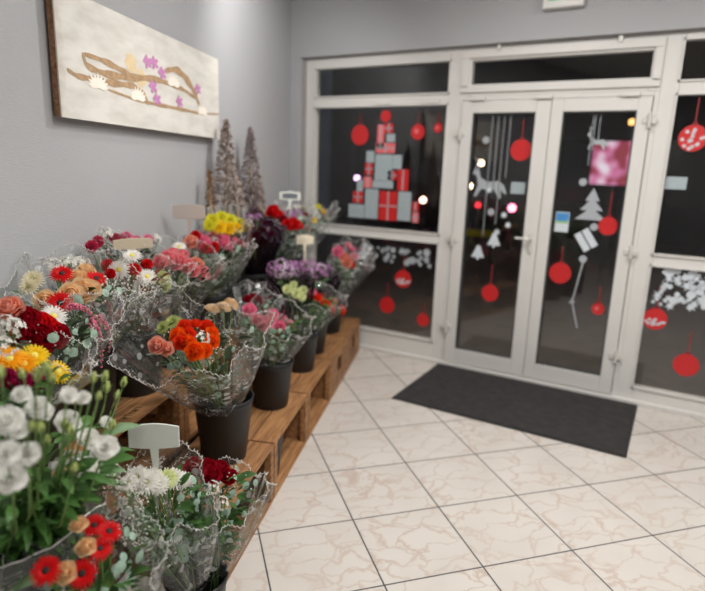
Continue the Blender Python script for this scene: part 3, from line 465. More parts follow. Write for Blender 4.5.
def lily(b, c, r):
    x, y, z = P2(c, .0016)
    for i in range(9):
        a = PI*(.06+.88*i/8); L = r*(.85+.25*math.sin(PI*i/8)); w = r*.17; dx, dz = math.cos(a)*1.2, math.sin(a)*.85
        b.add([(x, y+.0001*i, z-r*.25), (x+dx*L*.55-dz*w, y+.0001*i, z-r*.25+dz*L*.55+dx*w*.8), (x+dx*L, y+.0001*i, z-r*.25+dz*L), (x+dx*L*.55+dz*w, y+.0001*i, z-r*.25+dz*L*.55-dx*w*.8)], [(0, 1, 2, 3)])
for c in PAINT['lotus']:
    b = MB(); lily(b, c, .07); b.build('painted_water_lily', M['lotus'], cv)
for i, c in enumerate(PAINT['orchids']):
    b = MB(); blob(b, c, .038, 5, .62, .002+.0002*i, .9); blob(b, (c[0]+.01, c[1]+.012), .018, 4, .4, .0023+.0002*i); b.build('painted_orchid', M['orchid'], cv)
b = MB()
for i, c in enumerate(PAINT['blot']): blob(b, c, .045, 7, .2, .0008)
b.build('painted_reed', M['sand'], cv)

# ---------------------------------------------------------------- crates
def crate(label, s1, d0, L, D, H, z0, front='open', mat='wood', stamp=False, group='wooden display crates'):
    # local origin at the crate's near end, x goes away from the camera (negative u)
    root = thing('wooden_crate', label, 'crate', W(s1-L/2, d0+D/2, z0), RZ, group)
    hx, hy = L/2-.002, D/2-.002; t = .016
    def board(name, x0, x1, y0, y1, a, b_, m=mat):
        q = MB(); q.box(x0, x1, y0, y1, a, b_); return q.build(name, M[m], root, bevel=.0025)
    n = 3; w = (2*hy)/n
    tops = [board('top_board', -hx, hx, -hy+i*w+.004, -hy+(i+1)*w-(.004 if i < n-1 else 0), H-t, H) for i in range(n)]
    for i in range(n): board('bottom_board', -hx, hx, -hy+i*w+.004, -hy+(i+1)*w-.004 if i < n-1 else hy, 0, t)
    for sx in (-1, 1):     # end panels with a rounded hand hole
        xo = sx*hx; xi = sx*(hx-.018); x0, x1 = min(xo, xi), max(xo, xi)
        q = MB(); hw, hh, zc = .055, .05, H*.56
        ring = []; k = 24
        for i in range(k):
            a = 2*PI*i/k; ca, sa = math.cos(a), math.sin(a)
            hole = (hw*(abs(ca)**.7)*(1 if ca > 0 else -1), zc+hh*(abs(sa)**.7)*(1 if sa > 0 else -1))
            mx = max(abs(ca)/(hy-.03), abs(sa)/(H/2-t)); outp = (ca/mx, H/2+sa/mx)
            ring.append((hole, outp))
        vs = []
        for x in (x0, x1):
            for hol, ou in ring: vs += [(x, hol[0], hol[1]), (x, ou[0], ou[1])]
        fs = []
        for i in range(k):
            j = (i+1) % k; fs += [(2*i, 2*i+1, 2*j+1, 2*j), (2*k+2*j, 2*k+2*j+1, 2*k+2*i+1, 2*k+2*i), (2*i, 2*j, 2*k+2*j, 2*k+2*i), (2*i+1, 2*k+2*i+1, 2*k+2*j+1, 2*j+1)]
        q.add(vs, fs); q.build('end_panel', M[mat], root)
        for sy in (-1, 1):
            y0, y1 = sorted((sy*hy, sy*(hy-.035))); xx0, xx1 = sorted((xo, sx*(hx-.045)))
            board('corner_post', xx0, xx1, y0, y1, t, H-t)
    for i in range(3):      # back boards
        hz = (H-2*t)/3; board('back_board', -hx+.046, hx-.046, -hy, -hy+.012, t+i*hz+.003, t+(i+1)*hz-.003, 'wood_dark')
    if front == 'closed':
        hz = (H-2*t)/2
        board('front_board', -hx+.046, -.07, hy-.014, hy, t, H-t); board('front_board', .07, hx-.046, hy-.014, hy, t, H-t)
        board('front_board', -.07, .07, hy-.014, hy, t, t+.1); board('front_board', -.07, .07, hy-.014, hy, H-t-.05, H-t)
    if stamp:
        q = MB(); x = -.02
        for i in range(9):
            hgt = .03
            if i % 3 == 0: q.box(x, x+.004, hy-.065, hy-.065+hgt, H+.0002, H+.0008); q.box(x, x+.018, hy-.065, hy-.06, H+.0002, H+.0008)
            elif i % 3 == 1: q.box(x, x+.005, hy-.065, hy-.065+hgt, H+.0002, H+.0008); q.box(x+.013, x+.018, hy-.065, hy-.065+hgt, H+.0002, H+.0008); q.box(x, x+.018, hy-.052, hy-.047, H+.0002, H+.0008)
            else: q.box(x+.006, x+.011, hy-.065, hy-.065+hgt, H+.0002, H+.0008)
            x += .026
        q.build('burnt_stamp', M['stamp'], tops[-1])
    return root
CL = .60
ends = [3.42, 2.77, 2.12, 1.47, .87]
fl = ['nearest open crate of the front row, behind the white and crimson bouquets', 'second crate of the front row, open front with a black bucket standing inside', 'third crate of the front row, open front showing its bare inner end', 'fourth crate of the front row, closed front with a hand hole', 'last crate of the front row, closed front, ending beside the shop window']
for i, e in enumerate(ends):
    crate(fl[i], e, .39, .64 if i < 3 else .585, .40, .31, 0, 'open' if i < 3 else 'closed', stamp=(i == 0))
bl = ['first', 'second', 'third', 'fourth', 'fifth', 'sixth', 'seventh']
for i in range(6):
    e = 4.16-i*.64
    place = ['below the yellow gerberas', 'with stamped top board behind the large white price card', 'below the coral pink roses', 'below the pink and red bouquet', 'below the dark purple bouquet', 'below the last bouquets by the window'][i]
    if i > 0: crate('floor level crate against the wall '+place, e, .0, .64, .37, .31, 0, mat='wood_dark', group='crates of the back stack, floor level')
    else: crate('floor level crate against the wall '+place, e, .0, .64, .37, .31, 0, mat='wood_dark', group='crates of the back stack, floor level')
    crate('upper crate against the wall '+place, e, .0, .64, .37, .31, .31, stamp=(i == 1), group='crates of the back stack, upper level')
crate('small crate under the bucket of white lisianthus', 4.32, .40, .44, .26, .31, 0, group='wooden display crates')

# ---------------------------------------------------------------- buckets
def bucket_mesh(H=.30, R1=.135, R0=.1):
    body = MB(); t = .004
    body.lathe([(0.001, 0), (R0, 0), (R0+.002, .006), (R1-.004, H-.03), (R1-.001, H-.028), (R1, H), (R1-t, H), (R1-t-.003, H-.03), (R0-t, .01), (0.001, .008)], 40)
    rim = MB(); rim.tube([(R1*math.cos(2*PI*i/40), R1*math.sin(2*PI*i/40), H-.002) for i in range(40)], .005, 6, True)
    wat = MB(); wat.lathe([(0.001, H*.45), (R0+(R1-R0)*.45-.0065, H*.45)], 40)
    return body.mesh('bucket_body', M['bucket'], True), rim.mesh('bucket_rim', M['bucket_rim'], True), wat.mesh('bucket_water', M['soil'])
BMESH = {}
def bucket(label, s, d, z, H=.30, R1=.135, R0=.1, group='black flower buckets'):
    k = (H, R1, R0)
    if k not in BMESH: BMESH[k] = bucket_mesh(*k)
    root = thing('flower_bucket', label, 'bucket', W(s, d, z+.001), 0, group)
    link('bucket_body', BMESH[k][0], root); link('rim', BMESH[k][1], root); link('water', BMESH[k][2], root)
    return root
bucket('black plastic bucket holding the orange rose bouquet, nearest on the front row', 2.95, .60, .31)
bucket('black plastic bucket holding the pale pink roses, second on the front row', 2.33, .62, .31, .27, .125, .095)
bucket('black plastic bucket holding the cream and orange red bouquet, third on the front row', 1.72, .62, .31, .26, .12, .09)
bucket('black plastic bucket under the lilac statice bouquets', 1.33, .6, .31, .25, .12, .09)
bucket('black plastic bucket of the bouquet nearest the window, front row', .78, .6, .31, .25, .12, .09)
for s_, d_, lb in ((3.35, .19, 'under the red gerbera and peach rose bouquet'), (3.0, .2, 'under the white gerbera bouquet, above the stamped crate board'), (2.62, .2, 'under the coral pink roses'),
                   (2.2, .2, 'under the pink and red bouquet, back row'), (1.85, .17, 'holding the yellow chrysanthemums'), (1.5, .2, 'holding the dark purple bouquet'), (1.12, .22, 'holding the red, lilac and white bouquet, back row'), (.72, .22, 'holding the last yellow and white bouquet, back row'),
                   (3.7, .22, 'under the dark red rose bouquet at the left'), (4.0, .23, 'under the yellow gerberas at the left edge')):
    bucket('black plastic bucket '+lb, s_, d_, .62, .29, .13, .1)
bucket('black plastic bucket inside the second front crate', 2.58, .66, .018, .25, .11, .085)
bucket('black plastic bucket inside the nearest front crate', 2.9, .62, .018, .25, .11, .085)
bucket('black plastic bucket on the tiles with the white and the crimson bouquets', 3.66, .80, 0, .26, .105, .08)
bucket('black plastic bucket on the floor at the bottom left with the red gerberas', 4.08, .78, 0, .28, .12, .09)
bucket('tall black bucket full of white lisianthus at the left edge', 4.1, .53, .31, .38, .125, .1)

# ---------------------------------------------------------------- flowers
def petal(b, L, Wd, a0, a1, az, r0=0, z0=0, nl=5, nw=3, p=.8, cup=0, ruf=0, seed=0, tipnotch=0):
    """one curved petal; a0->a1 is the angle from the flower axis"""
    rnd = random.Random(seed); ph = rnd.random()*6
    r, z = r0, z0; vs = []
    for i in range(nl+1):
        t = i/nl; th = a0+(a1-a0)*t
        if i: r += math.sin(th)*L/nl; z += math.cos(th)*L/nl
        if p < .7:      # broad petal with a rounded tip
            w = Wd*.5*(min(1, .3+1.15*t) if t < .7 else max(.3, math.sqrt(max(0, 1-((t-.7)/.315)**2))))
        else:
            w = Wd*.5*max(.12, math.sin(PI*min(.985, max(.03, t))**p))
            if t > .99: w = Wd*.5*.35
        for j in range(nw+1):
            x = (j/nw*2-1); xx = x*w
            k = cup*x*x*w
            rr = r-math.cos(th)*k + ruf*t*math.sin(ph+x*7+t*3)*.5
            zz = z+math.sin(th)*k*.6 + ruf*t*math.cos(ph+x*8)
            vs.append((rr*math.cos(az)-xx*math.sin(az), rr*math.sin(az)+xx*math.cos(az), zz))
    fs = [(i*(nw+1)+j, i*(nw+1)+j+1, (i+1)*(nw+1)+j+1, (i+1)*(nw+1)+j) for i in range(nl) for j in range(nw)]
    b.add(vs, fs)
FM = {}
R_ = math.radians
def flower_mesh(kind, col):
    k = (kind, col)
    if k in FM: return FM[k]
    b = MB(); c = None; rnd = random.Random(hash(kind) % 1000 if False else len(kind)*7+len(col)); cm = None
    if kind == 'gerbera':
        for n_, L, w, a, r0, z0 in ((22, .034, .0095, 82, .008, .0), (20, .029, .009, 70, .008, .002), (16, .018, .006, 50, .008, .004)):
            for i in range(n_):
                petal(b, L*(1+rnd.uniform(-.08, .08)), w, R_(a+rnd.uniform(-8, 5)), R_(a+14+rnd.uniform(-6, 8)), 2*PI*(i+rnd.uniform(-.2, .2))/n_, r0, z0, 4, 2, .75, .2)
        c = MB(); c.ball((0, 0, .004), .0115, .5, 12, 6); cm = M['cen_yellow'] if col in ('white',) else M['cen_dark']
        if col in ('yellow', 'amber'): cm = M['cen_yellow']
    elif kind == 'rose':
        for li, (n_, L, w, a0, a1, r0, z0) in enumerate(((3, .026, .018, 6, -16, .002, .002), (4, .029, .025, 14, -16, .004, 0), (5, .031, .031, 24, -10, .006, -.003), (5, .033, .036, 38, 2, .007, -.006), (6, .034, .04, 52, 26, .007, -.008), (5, .034, .04, 66, 58, .007, -.009))):
            for i in range(n_):
                petal(b, L, w, R_(a0), R_(a1+rnd.uniform(-6, 10)), 2*PI*(i+.37*li)/n_+rnd.uniform(-.1, .1), r0, z0, 6, 5, .62, .5, .0012, seed=li*9+i)
        c = MB()
        for i in range(5): petal(c, .02, .008, R_(100), R_(130), 2*PI*i/5, .004, -.008, 3, 2, .8, .1)
        c.tube([(0, 0, -.04), (0, 0, -.006)], .0028, 6); cm = M['stem']
    elif kind == 'carnation':
        for li, (n_, L, w, a0, a1) in enumerate(((7, .024, .02, 5, 15), (9, .026, .024, 20, 35), (10, .027, .026, 38, 60), (10, .026, .026, 58, 92))):
            for i in range(n_): petal(b, L, w, R_(a0+rnd.uniform(-6, 6)), R_(a1+rnd.uniform(-10, 10)), 2*PI*(i+.5*li)/n_, .002, 0, 4, 6, .45, .2, .0045, seed=li*13+i)
    elif kind == 'chrysanthemum':
        for li, (n_, L, a0, a1) in enumerate(((22, .031, 78, 98), (20, .029, 62, 78), (16, .026, 45, 55), (12, .021, 28, 30), (8, .015, 12, 0))):
            for i in range(n_): petal(b, L*(1+rnd.uniform(-.08, .08)), .0085, R_(a0+rnd.uniform(-6, 6)), R_(a1+rnd.uniform(-8, 8)), 2*PI*(i+.5*li+rnd.uniform(-.2, .2))/n_, .003, 0, 3, 2, .7, .6)
        c = MB(); c.ball((0, 0, .006), .006, .8, 8, 5); cm = M['cen_green']
    elif kind == 'lisianthus':
        for li, (n_, L, w, a0, a1, r0) in enumerate(((3, .024, .024, 8, -8, .002), (4, .032, .036, 24, 6, .003), (5, .037, .044, 42, 34, .004), (5, .038, .046, 56, 70, .004))):
            for i in range(n_): petal(b, L, w, R_(a0), R_(a1+rnd.uniform(-8, 12)), 2*PI*(i+.5*li)/n_+rnd.uniform(-.1, .1), r0, 0, 5, 5, .5, .4, .004, seed=li*13+i)
        c = MB(); c.tube([(0, 0, -.035), (0, 0, -.004)], [.002, .0045], 6)
        for i in range(5): petal(c, .026, .006, R_(30), R_(70), 2*PI*i/5, .003, -.008, 3, 2, .8, .1)
        cm = M['stem']
    elif kind == 'bud':
        for i in range(5): petal(b, .034, .017, R_(32), R_(-28), 2*PI*i/5, .001, 0, 5, 3, .9, .5)
        c = MB(); c.tube([(0, 0, -.05), (0, 0, .002)], .0018, 5)
        for i in range(5): petal(c, .028, .005, R_(30), R_(12), 2*PI*i/5+.3, .002, 0, 3, 1, .8, .1)
        cm = M['stem']
    elif kind == 'statice':
        for i in range(34):
            a = rnd.random()*2*PI; t = math.acos(1-rnd.random()*.9); r = .026
            o = Vector((r*math.sin(t)*math.cos(a), r*math.sin(t)*math.sin(a), r*.7*math.cos(t)))
            s = MB()
            for j in range(5): petal(s, .0075, .006, R_(45), R_(75), 2*PI*j/5, .0005, 0, 2, 1, .6, .2)
            q = Vector((0, 0, 1)).rotation_difference(o.normalized())
            b.add([q @ Vector(v)+o for v in s.v], s.f)
        c = MB()
        for i in range(9):
            a = 2*PI*i/9; c.tube([(0, 0, -.035), (.018*math.cos(a), .018*math.sin(a), .006)], .0009, 4)
        cm = M['stem']
    elif kind == 'gypsophila':
        for i in range(70):
            a = rnd.random()*2*PI; r = .036*rnd.random()**.5; zz = rnd.uniform(-.014, .016)
            b.ball((r*math.cos(a), r*math.sin(a), zz), rnd.uniform(.0018, .0032), .8, 5, 3)
        c = MB()
        for i in range(14):
            a = 2*PI*i/14; r = rnd.uniform(.01, .034); c.tube([(0, 0, -.045), (r*.6*math.cos(a), r*.6*math.sin(a), -.01), (r*math.cos(a), r*math.sin(a), .008)], .0006, 4)
        cm = M['sprig']
    elif kind == 'amaranth':
        pts = []; x = 0
        for i in range(12): t = i/11; pts.append((.13*t, 0, .01+.012*math.sin(t*3)-.06*t*t))
        for i, p in enumerate(pts):
            for j in range(9):
                a = rnd.random()*2*PI; q = (.012*(1-i/16)); b.ball((p[0]+rnd.uniform(-.004, .004), p[1]+q*math.cos(a)*.8, p[2]+q*math.sin(a)*.8), q*.42, 1, 5, 4)
        c = MB(); c.tube(pts, .0022, 5); cm = M['stem']
    me = b.mesh(kind, petal_mat(col) if kind != 'bud' else M['bud'], kind not in ('statice',))
    ce = c.mesh(kind+'_centre', cm, True) if c else None
    FM[k] = (me, ce); return FM[k]
CN = dict(gerbera='flower_centre', rose='sepals', chrysanthemum='flower_centre', lisianthus='calyx', bud='calyx', statice='stalks', gypsophila='twigs', amaranth='stalk')
def place_flower(kind, col, pos, axis, sc, parent, rnd):
    me, ce = flower_mesh(kind, col)
    nm = {'bud': 'flower_bud', 'amaranth': 'amaranth_tassel', 'gypsophila': 'gypsophila_sprig', 'statice': 'statice_head'}.get(kind, kind)
    pos = Vector(pos)-axis.normalized()*sc*{'lisianthus': .026, 'rose': .016, 'carnation': .014, 'chrysanthemum': .008, 'statice': .01}.get(kind, 0)
    o = link(nm, me, parent); o.location = pos
    if kind == 'amaranth':
        q = Quaternion((0, 0, 1), .52+rnd.uniform(-.6, .5)) @ Quaternion((0, 1, 0), rnd.choice((0, .9)))
    else:
        q = Vector((0, 0, 1)).rotation_difference(axis.normalized()) @ Quaternion((0, 0, 1), rnd.random()*6.28)
    o.rotation_mode = 'QUATERNION'; o.rotation_quaternion = q
    s = sc*rnd.uniform(.96, 1.04); o.scale = (s, s, s)
    if ce is not None: link(CN.get(kind, 'centre'), ce, o)
    return o
def leafq(b, p, dirv, L, w, rnd, fold=.25, droop=.3):
    d = dirv.normalized(); up = Vector((0, 0, 1)); x = d.cross(up)
    if x.length < .1: x = Vector((1, 0, 0))
    x.normalize(); x = Quaternion(d, rnd.uniform(-1, 1)) @ x; nrm = x.cross(d)
    vs = []; fs = []; n = 4
    for i in range(n+1):
        t = i/n; c = p+d*(L*t)-up*(droop*L*t*t); ww = w*.5*math.sin(PI*(.04+.93*t)**.8)
        vs += [c-x*ww+nrm*ww*fold, c, c+x*ww+nrm*ww*fold]
    for i in range(n):
        a = 3*i; fs += [(a, a+1, a+4, a+3), (a+1, a+2, a+5, a+4)]
    b.add(vs, fs)
def disc(b, p, nrm, r, n=8):
    nrm = nrm.normalized(); x = nrm.orthogonal().normalized(); y = nrm.cross(x)
    b.add([p+nrm*r*.15]+[p+(x*math.cos(2*PI*i/n)+y*math.sin(2*PI*i/n))*r for i in range(n)], [(0, 1+i, 1+(i+1) % n) for i in range(n)])

AISLE = Vector((NX, NY, 0))
CAMV = Vector(CAM['loc'])
def bouquet(bi, spec):
    rnd = random.Random(100+bi)
    s, d, z = spec['base']; R = spec['R']
    if z == 0: bh = .22
    else: bh = .2
    base = W(s, d, z+bh)
    root = thing(spec['name'], spec['label'], 'bouquet', base, 0, 'wrapped bouquets on the display')
    heads = [(k, c, Wp(q)-base, sc) for k, c, q, sc in spec['heads']]
    main = [h for h in heads if h[0] not in ('gypsophila',)] or heads
    cen = sum((h[2] for h in main), Vector())/len(main)
    H = max(cen.z, .12)
    fill = spec.get('fill', 'lace'); dark = spec.get('dark')
    ax = cen.normalized()
    rad = max(.05, max((h[2]-cen).length for h in main))
    Rw = min(R, max(rad+.11, .12)); rin = min(rad+.05, Rw*.82)
    def keep(p, extra=0.0):      # nothing pokes into the wall or the tree shelf
        q = base+p; v = q-Vector((CORNER[0], CORNER[1], 0)); dd = v.x*NX+v.y*NY; ss = v.x*UX+v.y*UY
        lo = (.175 if (q.z > 1.17 and .9 < ss < 2.3) else .012)+extra
        return p+AISLE*(lo+.004-dd+.15*max(0, dd-lo+.1)) if dd < lo else p
    # heads
    for k, c, p, sc in heads:
        off = p-cen
        a = (ax*.5+off*5*(.3 if k == 'gypsophila' else 1)+(CAMV-(base+p)).normalized()*.95+Vector((rnd.uniform(-.2, .2), rnd.uniform(-.2, .2), rnd.uniform(.1, .4))))
        place_flower(k, c, p, a, sc, root, rnd)
    # stems
    b = MB()
    for k, c, p, sc in heads:
        foot = Vector((rnd.uniform(-.03, .03), rnd.uniform(-.03, .03), -bh+.025))
        b.tube([foot, Vector((rnd.uniform(-.012, .012), rnd.uniform(-.012, .012), .01)), p*.6+Vector((0, 0, .0)), p-Vector((0, 0, .008))], .0026, 5)
    b.build('stems', M['stem'], root, True)
    # foliage
    mats = {'lace': 'leaf_dark', 'euc': 'leaf', 'euc2': 'leaf', 'leafy': 'leaf_fresh', 'brown': 'brownleaf', 'dark': 'leaf_dark', 'none': 'leaf', 'wine': 'wineleaf'}
    b = MB(); b2 = MB(); nl = {'leafy': 170, 'none': 40, 'dark': 170, 'euc2': 170, 'euc': 160}.get(fill, 150)
    side = (CAMV-base); side.z = 0; side.normalize()
    for i in range(nl):
        t = rnd.uniform(.25, .93); a = rnd.random()*2*PI; rr = rin*t*rnd.uniform(.35, 1.0)
        p = keep(cen*t+Vector((math.cos(a)*rr, math.sin(a)*rr, rnd.uniform(-.02, .0))), .05)
        dv = Vector((math.cos(a)*.7, math.sin(a)*.7, rnd.uniform(.3, 1.1)))+side*.3
        leafq(b, p, dv, rnd.uniform(.035, .085), rnd.uniform(.012, .026), rnd)
    b.build('foliage', M[mats[fill]], root, True)
    if fill in ('euc', 'euc2', 'lace'):
        for i in range(70 if fill != 'lace' else 34):
            t = rnd.uniform(.35, .97); a = rnd.random()*2*PI; rr = rin*t*rnd.uniform(.5, 1.05)
            p = keep(cen*t+Vector((math.cos(a)*rr, math.sin(a)*rr, 0)), .03)
            disc(b2, p, Vector((math.cos(a), math.sin(a), rnd.uniform(-.2, .8)))+side, rnd.uniform(.009, .017))
        b2.build('eucalyptus_leaves', M['euc'], root)
    if fill in ('lace', 'brown', 'euc2'):
        b3 = MB()
        for i in range(110 if fill != 'euc2' else 50):
            t = rnd.uniform(.7, 1.0); a = rnd.random()*2*PI; rr = rin*t*rnd.uniform(.3, 1.05)
            p = keep(cen*t+Vector((math.cos(a)*rr, math.sin(a)*rr, rnd.uniform(-.02, .015))), .02); b3.ball(p, rnd.uniform(.0016, .003), 1, 5, 3)
        b3.build('filler_blossoms', petal_mat('white'), root)
    # wrapper : flared pleated sheet following the lean of the bouquet
    top = H*spec.get('front', 1.0)
    na = 96; nt_ = 12; vs = []; ph = rnd.random()*6; ph2 = rnd.random()*6
    edge = []
    cdir = Vector((cen.x, cen.y, 0))
    for i in range(nt_+1):
        t = i/nt_
        for j in range(na):
            a = 2*PI*j/na
            hgt = top*(1+.10*math.sin(2*a+ph)+.07*math.sin(3*a+ph2)+.05*math.sin(7*a+ph)-spec.get('dip', .2)*math.cos(a-math.atan2(side.y, side.x)))
            r = .03+(Rw-.03)*t**.75*(1+.13*math.sin(4*a+ph2))+.011*t*math.sin(15*a+ph)+.005*t*math.sin(31*a)
            zz = hgt*t+.006*math.sin(9*a+ph)*t
            p = keep(cdir*min(1.15, t*1.02)+Vector((r*math.cos(a), r*math.sin(a), zz)))
            vs.append(p)
            if i == nt_: edge.append(p)
    b = MB(); b.add(vs, [(i*na+j, i*na+(j+1) % na, (i+1)*na+(j+1) % na, (i+1)*na+j) for i in range(nt_) for j in range(na)])
    fm = 'film_dark' if dark else ('film_lace' if fill in ('lace', 'euc', 'euc2', 'brown') else 'film_clear')
    wr = b.build('clear_wrapper' if not dark else 'dark_wrapper', M[fm], root, True)
    # frilled rim
    b = MB(); pts = []; m3 = na*3
    for j in range(m3):
        u_ = j/3; i0 = int(u_) % na; f_ = u_-int(u_); p = edge[i0]*(1-f_)+edge[(i0+1) % na]*f_
        a = 2*PI*j/m3; k = .0035*math.sin(j*2.1)+.004*math.sin(a*17+ph)
        pts.append(p+Vector((math.cos(a)*k, math.sin(a)*k, .0045*math.cos(j*2.1))))
    b.tube(pts, .0010 if not dark else .003, 4, True); b.build('frilled_edge', M['trim_white'] if not dark else M['black_paper'], wr)
    if dark:
        b = MB(); b.tube([p*.97 for p in pts], .0012, 4, True); b.build('pink_edge', petal_mat('white_lilac'), wr)
for i, sp_ in enumerate(BOUQUETS): bouquet(i, sp_)

# lisianthus ---------------------------------------------------------------
lb = W(4.1, .53, .34); rnd = random.Random(5)
lis = thing('lisianthus_bunch', 'big leafy bunch of white lisianthus with green buds at the left edge', 'flowers', lb)
b = MB(); g = MB()
tips = []
for (q, sc) in LIS['blooms']: tips.append((Wp(q)-lb, 'lisianthus', sc*.62))
for q in LIS['buds']: tips.append((Wp(q)-lb, 'bud', rnd.uniform(.85, 1.15)))
for p, k, sc in tips:
    a = (p*Vector((1, 1, .5))).normalized()*.7+(CAMV-(lb+p)).normalized()*(.9 if k != 'bud' else .15)+Vector((rnd.uniform(-.3, .3), rnd.uniform(-.3, .3), .35 if k != 'bud' else .9))
    place_flower(k, 'lis', p, a, sc, lis, rnd)
    foot = Vector((rnd.uniform(-.06, .06), rnd.uniform(-.06, .06), 0)); mid = Vector((foot.x*1.2, foot.y*1.2, .3))
    pts = [foot, mid, p*.75+Vector((0, 0, .0)), p-a.normalized()*.03]
    b.tube(pts, [.003, .003, .0024, .0018], 6)
    for j in range(7 if k != 'bud' else 4):
        t = rnd.uniform(.15, .95); c = (mid*(1-t)+pts[2]*t); av = rnd.random()*6.28
        leafq(g, c, Vector((math.cos(av), math.sin(av), rnd.uniform(.2, 1.0))), rnd.uniform(.05, .1), rnd.uniform(.016, .034), rnd, .25, .25)
for j in range(330):
    t = rnd.uniform(.2, 1.25); a = rnd.random()*6.28; rr = .04+.13*t*rnd.random()**.5
    c = Vector((.07*t+math.cos(a)*rr, .0+math.sin(a)*rr, .22+.30*t)); leafq(g, c, Vector((math.cos(a), math.sin(a), rnd.uniform(0, .9))), rnd.uniform(.06, .11), rnd.uniform(.018, .038), rnd, .25, .35)
b.build('stems', M['stem'], lis, True); g.build('leaves', M['leaf_fresh'], lis, True)
# grey film collar of the lisianthus bucket
cl = thing('film_collar', 'grey crinkled film collar round the rim of the lisianthus bucket', 'wrapper', W(4.1, .53, .6))
b = MB(); na = 64; vs = []
for i in range(7):
    t = i/6
    for j in range(na):
        a = 2*PI*j/na; r = .14+.07*t+.006*math.sin(9*a+t*2)+.003*math.sin(23*a); vs.append((r*math.cos(a), r*math.sin(a), .0+.15*t+.02*t*math.sin(2*a+1)+.008*t*math.sin(5*a)))
b.add(vs, [(i*na+j, i*na+(j+1) % na, (i+1)*na+(j+1) % na, (i+1)*na+j) for i in range(6) for j in range(na)])
w_ = b.build('film_sheet', M['film_grey'], cl, True)
b = MB(); b.tube(vs[-na:], .002, 4, True); b.build('film_edge', M['trim_white'], w_)
cl2 = thing('film_collar', 'grey film collar at the very bottom left corner', 'wrapper', W(4.42, .72, .38))
b = MB(); b.add([(v[0]*.72, v[1]*.72, v[2]*.9) for v in vs], [(i*na+j, i*na+(j+1) % na, (i+1)*na+(j+1) % na, (i+1)*na+j) for i in range(6) for j in range(na)])
w_ = b.build('film_sheet', M['film_grey'], cl2, True)
b = MB(); b.tube([(v[0]*.72, v[1]*.72, v[2]*.9) for v in vs[-na:]], .002, 4, True); b.build('film_edge', M['trim_white'], w_)
bucket('black plastic bucket at the very bottom left corner', 4.42, .72, 0.0, .42, .105, .085)

# ---------------------------------------------------------------- price cards
for label, q, w, hh, stem, tone, yaw in CARDS:
    p = Wp(q); rt = thing('price_card', label, 'price card', p-Vector((0, 0, stem)), 0, 'stake price cards')
    v = CAMV-p; rt.rotation_euler = (0, 0, math.atan2(v.y, v.x)+PI/2+yaw-.1)
    poly = []
    n = 12
    for i in range(n+1): t = i/n; poly.append((-w/2+w*t, hh*.40+hh*.12*math.sin(PI*t)))
    for i in range(n+1): t = i/n; poly.append((w/2-w*t, -hh*.40-hh*.06*math.sin(PI*t)))
    m_ = {'white': 'card_white', 'beige': 'card_beige', 'tan': 'card_tan', 'cream': 'card_cream', 'framed': 'card_white'}[tone]
    b = MB(); b.prism([(x, z+stem) for x, z in poly], -.0025, .0025); pl = b.build('card_plate', M[m_], rt, bevel=.0015)
    if tone == 'framed':
        b = MB(); b.prism([(x*.72, z*.62+stem) for x, z in poly], -.0032, -.0026); b.build('card_insert', M['slate'], pl)
    b = MB(); b.prism([(-.013, stem-hh*.45), (.013, stem-hh*.45), (.006, stem-hh*1.3), (.003, 0), (-.003, 0), (-.006, stem-hh*1.3)], -.002, .002); b.build('stake', M[m_], rt)

# ---------------------------------------------------------------- silver trees on a wall shelf
sh = thing('wall_shelf', 'narrow grey shelf on the wall behind the flowers carrying the twig trees', 'shelf', W(1.62, 0.0, 1.2), RZ)
b = MB(); b.box(-.62, .5, .001, .165, 0, .022); b.build('shelf_board', M['reveal'], sh, bevel=.003)
for x in (-.4, .35):
    b = MB(); b.prism([(x-.01, -.0), (x+.01, 0), (x+.01, -.12), (x-.01, -.12)], .001, .012); b.box(x-.01, x+.01, .001, .14, -.02, 0); b.build('bracket', M['metal'], sh)
def cone_tree(label, s, d, H, R, trunk, mat, seed, zb=1.223, n=950):
    rnd = random.Random(seed); rt = thing('decorative_tree', label, 'decorative tree', W(s, d, zb), 0, 'cone shaped twig trees')
    b = MB(); b.lathe([(0.001, 0), (.04, 0), (.04, .012), (0.001, .014)], 16); b.build('base_plate', M['bark'], rt)
    b = MB(); b.tube([(0, 0, .005), (.003, 0, trunk*.5), (0, .003, trunk), (0, 0, H*.8)], [.016, .014, .013, .004], 8); b.build('trunk', M['bark'], rt, True)
    b = MB()
    for i in range(n):
        t = rnd.random()**1.25; zz = trunk*.8+(H-trunk*.8)*t; rr = R*(1-t)**.8*rnd.uniform(.55, 1.1)+.006; a = rnd.random()*2*PI
        p = Vector((rr*math.cos(a), rr*math.sin(a), zz)); dv = Vector((math.cos(a+rnd.uniform(-1, 1)), math.sin(a+rnd.uniform(-1, 1)), rnd.uniform(-.9, .9)))
        leafq(b, p-dv*.012, dv, rnd.uniform(.02, .035), rnd.uniform(.008, .016), rnd, .5, .2)
        if i % 4 == 0: b.tube([(0, 0, zz-.02), p*.6+Vector((0, 0, zz*.4)), p], .0015, 4)
    b.build('twig_foliage', M[mat], rt)
cone_tree('silver brown twig tree, left of the two tall ones', 1.76, .128, .70, .092, .22, 'frost', 1)
cone_tree('silver brown twig tree, right of the two tall ones', 1.33, .128, .68, .09, .2, 'frost2', 2)
cone_tree('small pale twig tree standing between the two tall ones', 1.56, .12, .34, .05, .16, 'frost', 3, n=200)
cone_tree('small golden brown twig tree at the left end of the row', 1.93, .09, .38, .028, .02, 'gold', 4, n=240)
cone_tree('small golden brown twig tree at the right end of the row', 1.13, .12, .36, .045, .03, 'gold', 5, n=240)

